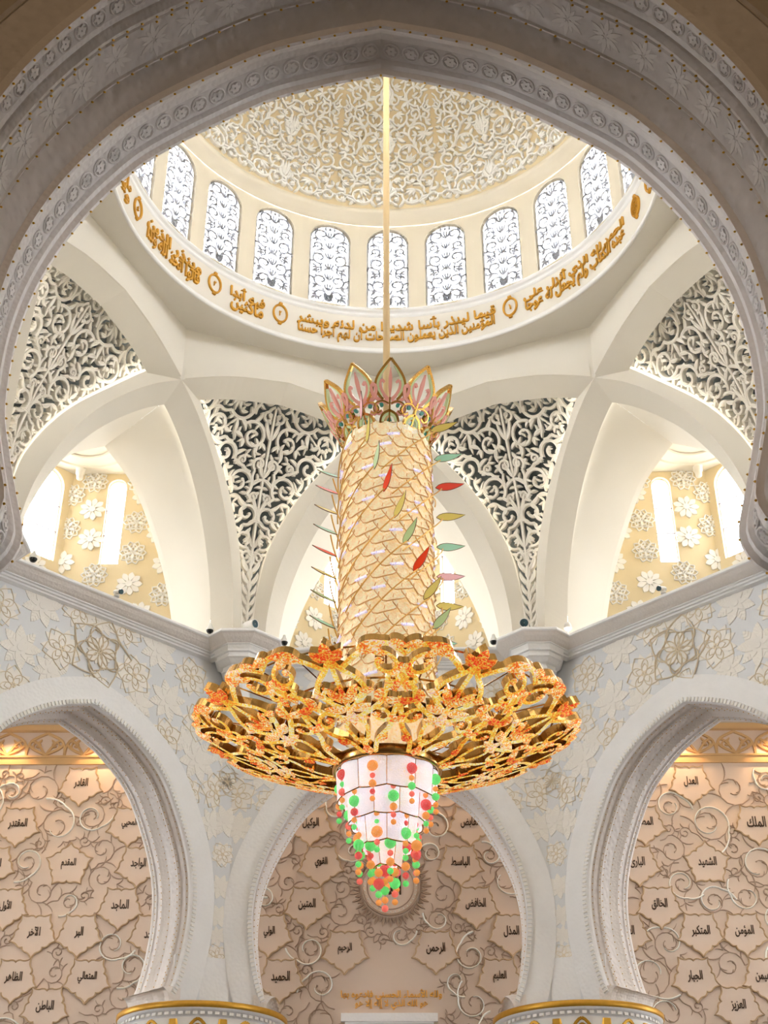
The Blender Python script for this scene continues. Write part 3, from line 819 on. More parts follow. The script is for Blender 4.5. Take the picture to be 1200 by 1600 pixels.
def sweep(mb, prof, path=CP, mt=MT, mi=0, flip=False):
    G = np.stack([np.concatenate([path + mt * o, np.full((len(path), 1), z)], 1) for o, z in prof])
    mb.grid(G, cv=True, mi=mi, flip=flip)
mb = MB()
sweep(mb, [(0.10, 1.709), (0.0, 1.709), (-0.002, 1.706), (-0.002, 1.701), (0.001, 1.699)], mi=0)
sweep(mb, [(0.001, 1.699), (0.006, 1.697), (0.014, 1.690), (0.026, 1.684), (0.034, 1.682)], mi=1)
sweep(mb, [(0.034, 1.682), (0.034, 1.679), (0.040, 1.678), (0.040, 1.673), (0.046, 1.672), (0.046, 1.667), (0.062, 1.664)], mi=0)
corn = mk('trim_1', mb, [M['marble_carved'], M['soffit']])
tag(corn, 'white marble cornice running round the hall under the alcoves', 'cornice', kind='structure')
# corbel tiers under each pier head
oc = [(0.119 * math.cos(t), 0.119 * math.sin(t)) for t in np.arange(8) * PI / 4 - PI / 2]
oc = np.array(oc)
mb = MB()
for prof in ([(0.036, 1.690), (0.043, 1.667), (0.043, 1.661), (0.050, 1.660), (0.050, 1.650)], [(0.050, 1.650), (0.046, 1.649), (0.046, 1.645), (0.052, 1.643), (0.062, 1.634), (0.069, 1.631)], [(0.069, 1.631), (0.069, 1.620), (0.065, 1.619), (0.065, 1.615), (0.071, 1.613), (0.082, 1.602), (0.088, 1.599), (0.088, 1.52)]):
    G = np.stack([np.concatenate([oc * (1 - o / 0.119) + [0, 1.072], np.full((8, 1), z)], 1) for o, z in prof])
    mb.grid(G, cv=True)
corb = mb.mesh('pier_corbel', M['marble_carved'])
for k in range(8): link('pier_corbel', corb, corn, rotz=R8 + k * PI / 4)
# ================================================================== ARCADED WALLS
ARCH_FAR = [(0, 1.423), (0.075, 1.398), (0.150, 1.360), (0.235, 1.288), (0.303, 1.172), (0.338, 1.077), (0.349, 0.985), (0.341, 0.890), (0.322, 0.805), (0.306, 0.768)]
ARCH_NEAR = [(0, 1.456), (0.085, 1.432), (0.163, 1.398), (0.281, 1.312), (0.334, 1.252), (0.381, 1.171), (0.412, 1.083), (0.425, 0.995), (0.423, 0.905), (0.411, 0.850), (0.396, 0.795), (0.384, 0.755), (0.380, 0.735), (0.384, 0.715), (0.398, 0.697), (0.425, 0.686), (0.47, 0.682)]
def arch_curve(ctrl, n=64):
    h = resample(spline(ctrl, 200), n)
    return np.vstack([h[::-1] * [-1, 1], h[1:]])          # left foot .. crown .. right foot
def arch_norm(c):                                          # outwards from the opening
    nn = curve_normals(c)
    mid = np.array([0, 1.0])
    if ((c - mid) * nn).sum() < 0: nn = -nn
    h = len(c) // 2; nn[h] = (0, 1)
    return nn
def bay_fn(x, z, v): return np.stack([np.asarray(x, float), np.broadcast_to(np.asarray(v, float), np.shape(x)), np.asarray(z, float)], -1)
def arch_face(mb, c, nn, off, hw, zb, zt, v, mi=0):
    inner = c + nn * off
    outer = np.array([(-hw, zb), (-hw, zt), (hw, zt), (hw, zb)])
    loop = np.vstack([[(-hw, zb)], inner[:1] * [1, 0] + [0, zb], inner, inner[-1:] * [1, 0] + [0, zb], [(hw, zb)], [(hw, zt)], [(-hw, zt)]])
    V, T = poly_fill([loop]); mb.add(bay_fn(V[:, 0], V[:, 1], v), T, mi)
def sweep_arch(mb, c, nn, prof, mi=0):                     # prof: (outward offset, depth v)
    G = np.stack([bay_fn(c[:, 0] + nn[:, 0] * o, c[:, 1] + nn[:, 1] * o, v) for o, v in prof])
    mb.grid(G, mi=mi)
def along(c, nn, step):                                    # evenly spaced stations on the curve
    d = np.r_[0, np.cumsum(np.hypot(*np.diff(c, axis=0).T))]
    n = int(d[-1] / step); t = (np.arange(n) + 0.5) * d[-1] / n
    return np.stack([np.interp(t, d, c[:, 0]), np.interp(t, d, c[:, 1])], -1), unit(np.stack([np.interp(t, d, nn[:, 0]), np.interp(t, d, nn[:, 1])], -1))

cF = arch_curve(ARCH_FAR); nF = arch_norm(cF)
V0, V1 = 1.06, 1.22
mb = MB(); arch_face(mb, cF, nF, 0.0, 0.441, 0.755, 1.70, V0); arch_face(mb, cF, nF, 0.0, 0.50, 0.755, 1.80, V1)
wall_me = mb.mesh('wall_arcade', M['marble'])
# broad plain archivolt with a fine carved skin, and its beaded edge
mb = MB(); sweep_arch(mb, cF, nF, [(0.074, V0), (0.074, V0 - 0.005), (0.014, V0 - 0.005), (0.014, V0 - 0.002)])
arv_me = mb.mesh('archivolt', M['marble_carved'])
mb = MB(); sweep_arch(mb, cF, nF, [(0.014, V0 - 0.003), (0.014, V0 - 0.009), (0.011, V0 - 0.011), (0.001, V0 - 0.010), (-0.001, V0 - 0.004), (0.0, V0 + 0.006)])
edge_me = mb.mesh('edge_moulding', M['marble_carved'])
mb = MB(); P_, N_ = along(cF, nF, 0.0105)
for p_, n_ in zip(P_, N_):
    t_ = np.array([n_[1], 0, -n_[0]]); box(mb, (p_[0] + n_[0] * 0.007, V0 - 0.0115, p_[1] + n_[1] * 0.007), (0.0052, 0.0032, 0.0022), X=(n_[0], 0, n_[1]), Y=(0, 1, 0), Z=t_)
dent_me = mb.mesh('dentil_row', M['white'])
dv = V1 - V0
SOF = [[(0.0, .03), (0.004, .05), (0.006, .09), (0.002, .12)], [(0.002, .12), (0.006, .13), (0.006, .24), (0.002, .26)], [(0.002, .26), (-0.001, .29), (0.004, .32), (0.011, .36), (0.013, .42)],
       [(0.013, .42), (0.013, .62)], [(0.013, .62), (0.009, .66), (0.004, .70), (-0.001, .73), (0.002, .76)], [(0.002, .76), (0.006, .78), (0.006, .88), (0.002, .90)], [(0.002, .90), (0.004, .94), (0.0, .97), (0.0, 1.0)]]
mb = MB()
for i, pr in enumerate(SOF): sweep_arch(mb, cF, nF, [(o, V0 + dv * f) for o, f in pr], mi=1 if i in (1, 3, 5) else 0)
sof_me = mb.mesh('arch_soffit', [M['soffit'], M['soffit_leaf']])
mb = MB()
for f, o in ((.10, .004), (.26, .001), (.42, .012), (.62, .012), (.75, .001), (.93, .003)):
    P_, N_ = along(cF, nF, 0.016)
    for p_, n_ in zip(P_, N_):
        q_ = p_ + n_ * (o - 0.0012); ball(mb, (q_[0], V0 + dv * f, q_[1]), 0.0016, 5, 2)
stud_me = mb.mesh('gold_studs', M['gold'])
# little scroll bracket at each springing
def bracket(mb, sg, c, v0, v1, w=0.024, h=0.034):
    a = np.linspace(0, PI / 2, 7); x0, z0 = abs(c[-1, 0]), c[-1, 1]
    pr = [(x0 + 0.03, z0 + 0.014), (x0 - 0.004, z0 + 0.014)] + [(x0 - w + w * 0.95 * math.sin(t) , z0 + 0.010 - h * (1 - math.cos(t)) - 0.001) for t in a] + [(x0 + 0.03, z0 + 0.010 - h)]
    pr = np.array(pr)
    vs = np.linspace(v0, v1, 9); G = []
    for i, v in enumerate(vs):
        o = 0.003 if i % 2 else 0.0
        q_ = pr + [o, 0]; G.append(bay_fn(q_[:, 0] * sg, q_[:, 1], v))
    mb.grid(np.array(G), flip=sg < 0)
    V, T = poly_fill([pr])
    for v in (v0, v1): mb.add(bay_fn(V[:, 0] * sg, V[:, 1], v), T)
mb = MB()
for sg in (1, -1): bracket(mb, sg, cF, V0 - 0.008, V1)
brk_me = mb.mesh('springing_bracket', M['soffit'])
# inlaid flowers
def up_fn(x, y): return np.stack([x, y, 0 * x], -1), np.stack([0 * x, 0 * x, 1 + 0 * x], -1)
def outline(lp, w): lp = np.asarray(lp); return (np.vstack([lp, lp[:1]]), np.full(len(lp) + 1, w))
def flower_a():
    mb = MB()
    for k in range(8):
        lp = petal_loop(1.0, 0.245, 6, 0.15); lp[:, 1] *= 1.0
        prism(mb, rot2(lp, k * PI / 4 + 0.2), flat_fn, 0, 0.03 + 0.01 * (k % 2))
        for q in (0.35, 0.5, 0.65, 0.8):        # veins
            for sg in (1, -1):
                s0 = rot2([(q, 0), (q + 0.12, sg * 0.2 * math.sin(PI * q))], k * PI / 4 + 0.2)
                strokes_mesh(mb, [(np.array([s0[0], s0.mean(0), s0[1]]), np.array([0.012, 0.012, 0.004]))], up_fn, 0.05, 0.03, mi=1, sec=((-1, .9), (1, .9)))
    for k in range(8): prism(mb, rot2(petal_loop(0.58, 0.12, 5, 0.08), k * PI / 4 + 0.2 + R8), flat_fn, 0, 0.055)
    prism(mb, [(0.17 * math.cos(t), 0.17 * math.sin(t)) for t in np.arange(12) * PI / 6], flat_fn, 0, 0.065)
    return mb
def flower_b():
    mb = MB()
    for k in range(10): prism(mb, rot2(petal_loop(0.98, 0.215, 5, 0.2), k * PI / 5), flat_fn, 0, 0.028 + 0.008 * (k % 2))
    prism(mb, [(0.25 * math.cos(t), 0.25 * math.sin(t)) for t in np.arange(12) * PI / 6], flat_fn, 0, 0.034)
    gold = MB()
    for k in range(5):
        a = k * 2 * PI / 5 + 0.31
        strokes_mesh(gold, [outline(rot2(petal_loop(0.93, 0.42, 10, 0.04), a), 0.017)], up_fn, 0.06, 0.01)
        strokes_mesh(gold, [outline(rot2(petal_loop(0.46, 0.14, 6, 0.10), a + PI / 5), 0.013)], up_fn, 0.06, 0.01)
    for k in range(5): prism(gold, rot2(petal_loop(0.19, 0.05, 4, 0.05), k * 2 * PI / 5 + 0.31), flat_fn, 0, 0.07)
    return mb, gold
def flower_c():
    gold = MB(); mb = MB()
    for k in range(5):
        a = k * 2 * PI / 5 - 0.2
        strokes_mesh(gold, [outline(rot2(petal_loop(1.0, 0.46, 12, 0.03), a), 0.015)], up_fn, 0.06, 0.01)
        strokes_mesh(gold, [outline(rot2(petal_loop(0.62, 0.33, 10, 0.03), a + PI / 5), 0.013)], up_fn, 0.06, 0.01)
        prism(mb, rot2(petal_loop(0.52, 0.16, 6, 0.10), a), flat_fn, 0, 0.03)
        prism(mb, rot2(petal_loop(0.40, 0.10, 5, 0.05), a + PI / 5), flat_fn, 0, 0.03)
    return mb, gold
M['vein'] = material('petal_vein', srgb(247, 245, 240), 0.5, var=0.02)
fa = flower_a().mesh('inlaid_flower', [M['flower'], M['vein']], world=False)
b0, b1 = flower_b(); fb, fb2 = b0.mesh('inlaid_flower', M['flower'], world=False), b1.mesh('petal_outline', M['flower_out'], world=False)
c0, c1 = flower_c(); fc, fc2 = c0.mesh('inlaid_flower', M['flower'], world=False), c1.mesh('petal_outline', M['flower_out'], world=False)
FL = [('C', 0.0, 1.573, .098), ('B', .111, 1.542, .062), ('B', .072, 1.668, .060), ('A', .182, 1.640, .060), ('A', .225, 1.507, .060), ('B', .229, 1.404, .056), ('B', .296, 1.600, .060), ('B', .333, 1.474, .060),
      ('A', .338, 1.372, .064), ('B', .318, 1.28, .045), ('A', .292, 1.415, .04), ('B', .405, 1.300, .055), ('A', .135, 1.475, .05), ('B', .0, 1.478, .045), ('A', .0, 1.665, .045), ('A', .395, 1.53, .055), ('A', .40, 1.21, .045), ('A', .415, 1.42, .05)]
rr = random.Random(2)
def put_flower(ty, P, X, Y, N, r, par, spin=0.0):
    X, Y, N = (np.asarray(a, float) for a in (X, Y, N))
    ca, sa = math.cos(spin), math.sin(spin)
    f = link('inlaid_flower', {'A': fa, 'B': fb, 'C': fc}[ty], par, mat4=frame4(P, X * ca + Y * sa, Y * ca - X * sa, N, r))
    if ty != 'A': link('petal_outline', {'B': fb2, 'C': fc2}[ty], f)
    return f
WALLS = {}
for k in (0, 1, 7):
    w = link('wall_' + SIDE[k], wall_me, None, k * PI / 4); WALLS[k] = w
    tag(w, {0: 'white marble wall with inlaid flowers and pointed arch behind the chandelier', 1: 'white marble wall with inlaid flowers and pointed arch on the left', 7: 'white marble wall with inlaid flowers and pointed arch on the right'}[k], 'wall', kind='structure')
    link('archivolt', arv_me, w); link('edge_moulding', edge_me, w); tag(link('dentil_row', dent_me, w), kind='stuff')
    link('arch_soffit', sof_me, w); tag(link('gold_studs', stud_me, w), kind='stuff'); link('springing_bracket', brk_me, w)
    for ty, u, z, r in FL:
        for sg in ((1, -1) if u else (1,)):
            put_flower(ty, (u * sg, V0 - 0.0005 * rr.random(), z), (1, 0, 0), (0, 0, 1), (0, -1, 0), r, w, rr.random())
# narrow flowered strips on the piers between the arches
mb = MB(); box(mb, (0, 1.150, 1.27), (0.055, 0.012, 0.40)); strip_me = mb.mesh('wall_pier_strip', M['marble'])
mb = MB(); box(mb, (0, 1.146, 0.812), (0.105, 0.014, 0.058)); sbase_me = mb.mesh('pier_base', M['marble_carved'])
for k, nm, say in ((0, 'left', 'left'), (7, 'right', 'right')):
    w = link('wall_pier_' + nm, strip_me, None, R8 + k * PI / 4)
    tag(w, 'narrow marble pier strip with inlaid flowers above the %s column' % say, 'wall', kind='structure')
    link('pier_base', sbase_me, w)
    for ty, z, r in (('C', 1.333, .05), ('A', 1.225, .045), ('B', 1.135, .036), ('A', 1.05, .034), ('A', 0.975, .03), ('B', .875, .034), ('A', .925, .026), ('A', 1.42, .05)):
        put_flower(ty, (0, 1.1375, z), (1, 0, 0), (0, 0, 1), (0, -1, 0), r, w, rr.random())

# ------------------------------------------------------------------ the near arch
cN = arch_curve(ARCH_NEAR, 90); nN = arch_norm(cN)
N0, N1 = 1.20, 1.45; dn = N1 - N0
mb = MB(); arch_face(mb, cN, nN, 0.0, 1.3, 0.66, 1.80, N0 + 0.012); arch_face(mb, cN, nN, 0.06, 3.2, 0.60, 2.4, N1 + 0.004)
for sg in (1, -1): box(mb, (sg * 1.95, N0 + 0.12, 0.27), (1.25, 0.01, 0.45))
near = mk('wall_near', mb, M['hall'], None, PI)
tag(near, 'huge shaded white arch in front, framing the whole view', 'wall', kind='structure')
SON = [([(0.0, 0), (-.006, .012), (-.006, .03), (0, .045)], 0), ([(0, .045), (0, .075), (.005, .09)], 0), ([(.005, .09), (.005, .215)], 1), ([(.005, .215), (0, .23), (0, .27), (-.003, .30), (-.006, .315), (-.006, .335), (.002, .345)], 0),
       ([(.002, .345), (.016, .475)], 1), ([(.016, .475), (.014, .49), (.016, .50)], 0), ([(.016, .50), (.016, .70)], 1), ([(.016, .70), (.012, .71), (.008, .72), (.010, .73), (.006, .745), (.006, .76), (.010, .79)], 0), ([(.010, .79), (.012, .80), (.012, .83)], 0),
       ([(.012, .83), (.012, .92)], 1), ([(.012, .92), (.006, .93), (.006, .965), (0, .975), (-.003, .985), (-.003, 1.0), (.01, 1.0)], 0)]
mb = MB()
for pr, mi in SON: sweep_arch(mb, cN, nN, [(o, N0 + dn * f) for o, f in pr], mi=mi)
mk('arch_soffit', mb, [M['soffit'], M['soffit_leaf']], near)
mb = MB(); sweep_arch(mb, cN, nN, [(0.008, N1), (0.060, N1 + 0.002), (0.064, N1 + 0.008), (0.064, N1)]); mk('archivolt', mb, M['soffit_leaf'], near)
mb = MB()
for f, o in ((.02, -.006), (.325, -.006), (.485, .014), (.715, .008), (.75, .005), (.99, -.003)):
    P_, N_ = along(cN, nN, 0.0205)
    for p_, n_ in zip(P_, N_):
        q_ = p_ + n_ * (o - 0.0008); ball(mb, (q_[0], N0 + dn * f, q_[1]), 0.0019, 5, 2)
tag(mk('gold_studs', mb, M['gold'], near), kind='stuff')
def ring_rosette():
    mb = MB(); t = np.linspace(0, 2 * PI, 17)
    strokes_mesh(mb, [(np.stack([0.86 * np.cos(t), 0.86 * np.sin(t)], -1), np.full(17, 0.12))], up_fn, 0.22, 0.0, sec=((-1, .6), (0, 1), (1, .6)))
    for k in range(6): prism(mb, rot2(petal_loop(0.68, 0.24, 3, 0.08), k * PI / 3), flat_fn, 0, 0.18)
    return mb.mesh('rosette', M['soffit'], world=False)
rme = ring_rosette()
def leaf_star():
    mb = MB()
    for k in range(6): prism(mb, rot2(petal_loop(1.0, 0.13, 4, 0.10), k * PI / 3 + PI / 6), flat_fn, 0, 0.05)
    for k in range(6): prism(mb, rot2(petal_loop(0.72, 0.09, 3, 0.2), k * PI / 3), flat_fn, 0, 0.04)
    return mb.mesh('leaf_star', M['soffit'], world=False)
lme = leaf_star()
def on_soffit(name, me, f, o, step, r):
    P_, N_ = along(cN, nN, step)
    for p_, n_ in zip(P_, N_):
        q_ = p_ + n_ * o
        link(name, me, near, mat4=frame4((q_[0], N0 + dn * f, q_[1]), (n_[1], 0, -n_[0]), (0, 1, 0), (-n_[0], 0, -n_[1]), r))
on_soffit('rosette', rme, .152, .0055, 0.0262, 0.0122)
on_soffit('rosette', rme, .875, .0125, 0.0262, 0.0115)
on_soffit('leaf_star', lme, .60, .0165, 0.052, 0.025)
# near-wall hall face: shallow carved medallions by the corners
def fnb(x, y): return bay_fn(x, y, N1 + 0.004), np.broadcast_to(np.array([0, 1., 0]), (len(np.atleast_1d(x)), 3))
st, _ = arabesque(poly_inside([(0.30, 1.42), (0.95, 1.0), (1.0, 1.75), (0.3, 1.75)]), (0.3, 1.0, 1.0, 1.75), [(0.09, 6), (0.06, 10), (0.04, 14)], lambda r: 0.0035 + 0.03 * r, 3, (0.5, 1.4), half=False, gapfill=20, n=18)
st = st + [(P * [-1, 1], w) for P, w in st]
mb = MB(); strokes_mesh(mb, st, fnb, 0.005, -0.001); mk('carved_scrolls', mb, M['hall'], near)

# ------------------------------------------------------------------ columns
def column(ang, say):
    c = nrm(ang) * 1.226
    e = empty('column', (c[0], c[1], -ZE / S)); e.rotation_euler = (0, 0, ang)
    tag(e, say, 'column', kind='structure')
    zb = -ZE / S
    def part(name, prof, mat, n=48):
        mb = MB(); lathe(mb, np.asarray(prof) - [0, zb], n=n); return mk(name, mb, mat, e, smooth=True, world=False)
    part('gold_rim', [(0.17, 0.7415), (0.2095, 0.7415), (0.2125, 0.739), (0.2125, 0.729), (0.2095, 0.7265)], M['gold'], 64)
    part('capital', [(0.2095, 0.7275), (0.2075, 0.7225), (0.2020, 0.7195), (0.1985, 0.719), (0.1975, 0.712), (0.1935, 0.711), (0.1925, 0.7075)], M['marble_carved'], 64)
    part('bell', [(0.1925, 0.708), (0.186, 0.675), (0.168, 0.61), (0.146, 0.54), (0.130, 0.47), (0.124, 0.44)], M['white'], 64)
    part('shaft', [(0.124, 0.44), (0.112, 0.43), (0.112, 0.0), (0.112, zb + 0.05), (0.14, zb + 0.03), (0.14, zb)], M['white'], 48)
    dm = MB(); n = 72
    for i in range(n):
        a = 2 * PI * i / n; X = np.array([math.cos(a), math.sin(a), 0]); Y = np.array([-math.sin(a), math.cos(a), 0])
        box(dm, X * 0.1965 + [0, 0, 0.7155 - zb], (0.005, 0.0052, 0.0034), X=X, Y=Y)
    tag(mk('dentil_row', dm, M['white'], e, world=False), kind='stuff')
    gm = MB(); n = 20
    def bell(th, z):
        r = np.interp(z, [0.44, 0.47, 0.54, 0.61, 0.675, 0.708], [0.124, 0.130, 0.146, 0.168, 0.186, 0.1925])
        return np.stack([-r * np.sin(th), r * np.cos(th), np.asarray(z) - zb], -1)
    bm = with_normal(lambda x, y: bell(np.asarray(x), np.asarray(y)), sgn=1.0)
    stk = []
    step = 2 * PI / 10
    sc = 0.17
    for i in range(10):
        a = i * step + step / 2
        t = np.linspace(0, 1, 14)
        for sg in (1, -1):
            stk.append((np.stack([a + sg * (step / 2) * np.sin(t * PI / 2), 0.704 - 0.20 * t ** 1.6], -1), np.full(14, 0.0042)))
            stk.append((np.stack([a + sg * (step * 0.36) * np.sin(t * PI / 2), 0.692 - 0.17 * t ** 1.6], -1), np.full(14, 0.0030)))
        stk.append((np.stack([np.full(8, a), np.linspace(0.692, 0.52, 8)], -1), 0.011 * np.sin(PI * np.linspace(0.05, 1, 8)) + 0.001))
        stk.append((np.stack([np.full(8, a + step / 2), np.linspace(0.704, 0.62, 8)], -1), 0.012 * np.sin(PI * np.linspace(0.3, 1, 8)) + 0.001))
    for P, w in stk:                        # widths are metres on the bell, x is an angle
        nn = curve_normals(P * [0.17, 1]); G = []
        for o, h in ((-1, -0.002), (-0.6, 0.003), (0.6, 0.003), (1, -0.002)):
            Q = P + nn * (w * o)[:, None] / [0.17, 1]; X, N = bm(Q[:, 0], Q[:, 1]); G.append(X - N * -h if False else X + np.stack([-np.sin(Q[:, 0]), np.cos(Q[:, 0]), 0 * Q[:, 0]], -1) * h)
        gm.grid(np.stack(G, 1))
    mk('gold_leaf_pattern', gm, M['gold'], e, world=False)
column(R8, 'white marble column with gold rimmed capital, left of the middle arch')
column(-R8, 'white marble column with gold rimmed capital, right of the middle arch')

# ------------------------------------------------------------------ lettered wall beyond the arches
YQ = 1.75
mb = MB(); mb.add([(-3.2, YQ, -ZE / S), (3.2, YQ, -ZE / S), (3.2, YQ, 1.96), (-3.2, YQ, 1.96)], [(0, 1, 2, 3)])
qw = mk('wall_back', mb, M['qibla'])
tag(qw, 'warm stone wall with lettered medallions and inlaid vines beyond the arches', 'wall', kind='structure')
def qfn(x, y, h): return np.stack([np.asarray(x, float), YQ - np.asarray(h, float) + 0 * np.asarray(x), np.asarray(y, float)], -1)
def qmap(x, y): return qfn(x, y, 0 * np.asarray(x)), np.broadcast_to(np.array([0, -1., 0]), (len(np.atleast_1d(x)), 3))
mb = MB()
for z0, z1, h in ((1.662, 1.668, .008), (1.668, 1.686, .005), (1.686, 1.692, .009), (1.775, 1.80, .02)): box(mb, (0, YQ - h / 2, (z0 + z1) / 2), (2.4, h / 2, (z1 - z0) / 2))
mk('frieze_moulding', mb, M['frieze'], qw)
mb = MB(); st = []
for i in range(-14, 15):
    x0 = i * 0.125
    for sg in (1, -1):
        t = np.linspace(0, 1, 14)
        st.append((np.stack([x0 + sg * 0.055 * np.sin(PI * t), 1.696 + 0.075 * t], -1), np.full(14, 0.0045)))
        st.append((np.stack([x0 + sg * 0.0625 * np.sin(PI * t * 0.5), 1.694 + 0.05 * np.sin(PI * t)], -1), np.full(14, 0.004)))
        st += scroll_strokes((x0 + sg * 0.028, 1.728), 0.018, -PI / 2, sg, 0.003, np.random.default_rng(1), 1.1, 2, 14)
strokes_mesh(mb, st, qmap, 0.006, 0); tag(mk('frieze_scrolls', mb, M['frieze'], qw), kind='stuff')
mb = MB(); box(mb, (0, 1.62, 1.80), (2.4, 0.40, 0.006))
hc = mk('trim_2', mb, M['hall']); tag(hc, 'ceiling strip with warm downlights above the lettered wall', 'ceiling', kind='structure')
# medallions: five-pointed lobed cartouches, most with a point downwards
def medallion_loop(r, up=False):
    pts = []
    for k in range(5):
        a0 = -PI / 2 + k * 2 * PI / 5 + (PI if up else 0)
        for f, q in ((0.0, 1.15), (0.05, 1.03), (0.12, 0.94), (0.20, 0.90), (0.30, 0.90), (0.40, 0.87), (0.47, 0.81), (0.5, 0.77), (0.53, 0.81), (0.60, 0.87), (0.70, 0.90), (0.80, 0.90), (0.88, 0.94), (0.95, 1.03)):
            a = a0 + f * 2 * PI / 5
            pts.append((r * q * 1.04 * math.cos(a), r * q * math.sin(a)))
    return np.array(pts)
NAMES = [('القادر', -.995, 1.593, 0), ('المقتدر', -1.18, 1.459, 0), ('المحيي', -.826, 1.459, 0), ('المقدم', -1.003, 1.330, 1), ('الواجد', -.785, 1.330, 0), ('المؤخر', -1.24, 1.330, 0), ('الأول', -1.18, 1.200, 0), ('الماجد', -.829, 1.200, 0),
         ('الآخر', -1.082, 1.118, 0), ('البر', -.945, 1.118, 0), ('الأحد', -.725, 1.118, 0), ('الظاهر', -1.125, .985, 0), ('المتعالي', -.905, .985, 0), ('الباطن', -1.02, .902, 0),
         ('الوكيل', -.252, 1.459, 0), ('القابض', .252, 1.459, 0), ('القوي', -.216, 1.332, 0), ('الباسط', .218, 1.332, 0), ('المتين', -.256, 1.202, 0), ('الخافض', .261, 1.202, 0), ('الولي', -.368, 1.118, 0), ('المذل', .366, 1.118, 0),
         ('الرحيم', -.138, 1.068, 0), ('الرحمن', .136, 1.068, 0), ('الحميد', -.328, .985, 0), ('العليم', .325, .985, 0),
         ('العدل', .965, 1.593, 0), ('المصور', .800, 1.459, 0), ('الملك', 1.155, 1.459, 0), ('البارئ', .768, 1.330, 0), ('الشهيد', .985, 1.330, 1), ('الخالق', .822, 1.200, 0), ('المتكبر', .938, 1.118, 0), ('المؤمن', 1.07, 1.118, 0), ('الغفار', .715, 1.118, 0), ('الجبار', .905, .985, 0), ('المهيمن', 1.115, .985, 0), ('العزيز', 1.022, .902, 0)]
MR = 0.0635
for s, x, z, up in NAMES:
    mb = MB(); lp = medallion_loop(MR, up)
    prism(mb, lp + [x, z], qfn, 0, 0.006)
    md = mk('name_medallion', mb, M['qibla'], qw)
    mb = MB(); strokes_mesh(mb, [outline(lp + [x, z], 0.0022)], qmap, 0.0085, 0); mk('medallion_edging', mb, M['qibla_frame'], md)
    mb = MB(); V_, T_, asp = text_geo(s); hh = 0.035; ww = min(0.062, hh * asp * 0.58)
    text_mesh(mb, s, lambda X, Y, H: qfn(x + (X - 0.5) * ww, z + 0.004 + (Y - 0.5) * hh, H), 0.0085, 0.003, bold=0.014); mk('lettering', mb, M['letter'], md)
# central disc
mb = MB(); cz = 1.262; t = np.linspace(0, 2 * PI, 65)
prism(mb, np.stack([0.088 * np.cos(t[:-1]), cz + 0.088 * np.sin(t[:-1])], -1), qfn, 0, 0.005)
disc = mk('name_disc', mb, M['qibla'], qw)
mb = MB(); strokes_mesh(mb, [(np.stack([r * np.cos(t), cz + r * np.sin(t)], -1), np.full(65, w)) for r, w in ((0.072, .0015), (0.088, .0035))], qmap, 0.008, 0)
for k in range(32):
    a = 2 * PI * k / 32
    for sg in (0, 1, -1): strokes_mesh(mb, [leaf_stroke((0.097 * math.cos(a + sg * .05), cz + 0.097 * math.sin(a + sg * .05)), a + sg * 0.7, 0.030 if sg == 0 else 0.018, 0.004, -sg * 0.8)], qmap, 0.006, 0)
mk('ray_border', mb, M['vine'], disc)
mb = MB()
for k in range(36): a = 2 * PI * k / 36; ball(mb, (0.080 * math.cos(a), YQ - 0.006, cz + 0.080 * math.sin(a)), 0.0022, 6, 3)
tag(mk('pearl_studs', mb, M['silver'], disc), kind='stuff')
mb = MB(); text_mesh(mb, 'الله', lambda X, Y, H: qfn((X - 0.5) * 0.062 + .002, cz - 0.028 + Y * 0.062, H), 0.0085, 0.003, bold=0.02); mk('lettering', mb, M['letter'], disc)
# two lines of gold lettering and the niche head below
for s, z, w in (('ولله الأسماء الحسنى فادعوه بها', .944, .30), ('هو الله الذي لا إله إلا هو', .914, .215)):
    mb = MB(); text_mesh(mb, s, lambda X, Y, H: qfn(.002 + (X - .5) * w, z - .004 + (Y - .5) * .030, H), .004, .004, bold=.02); mk('gold_lettering', mb, M['gold_pale'], qw)
mb = MB(); box(mb, (-.004, YQ - .006, .873), (.142, .006, .012)); box(mb, (-.004, YQ - .004, .858), (.13, .004, .003)); mk('niche_head', mb, M['marble_carved'], qw)
mb = MB(); box(mb, (-.004, YQ - .003, .70), (.125, .003, .155)); mk('niche_recess', mb, M['vine'], qw)
# vines
meds = np.array([(x, z, MR * 0.98) for _, x, z, _ in NAMES] + [(0, cz, 0.125), (0, .93, .16), (0, .86, .15)])
def vine_inside(x, y):
    x = np.asarray(x).ravel(); y = np.asarray(y).ravel()
    d = np.minimum(np.minimum(x + 1.42, 1.42 - x), np.minimum(y - 0.72, 1.655 - y))
    for mx_, mz_, mr_ in meds: d = np.minimum(d, np.hypot(x - mx_, y - mz_) - mr_ * 0.92)
    return d
st, VC = arabesque(vine_inside, (-1.42, 1.42, 0.72, 1.655), [(0.066, 60), (0.048, 90), (0.034, 160), (0.022, 160)], lambda r: 0.0010 + 0.007 * r, 31, (0, 1.1), half=False, tries=5000, leaves=4, gapfill=60, n=18, gap=0.86)
mb = MB(); strokes_mesh(mb, st, qmap, 0.0035, 0, sec=((-1, 1.0), (1, 1.0)))
tag(mk('engraved_vines', mb, M['vine'], qw), kind='stuff')
rg = np.random.default_rng(12); st = []
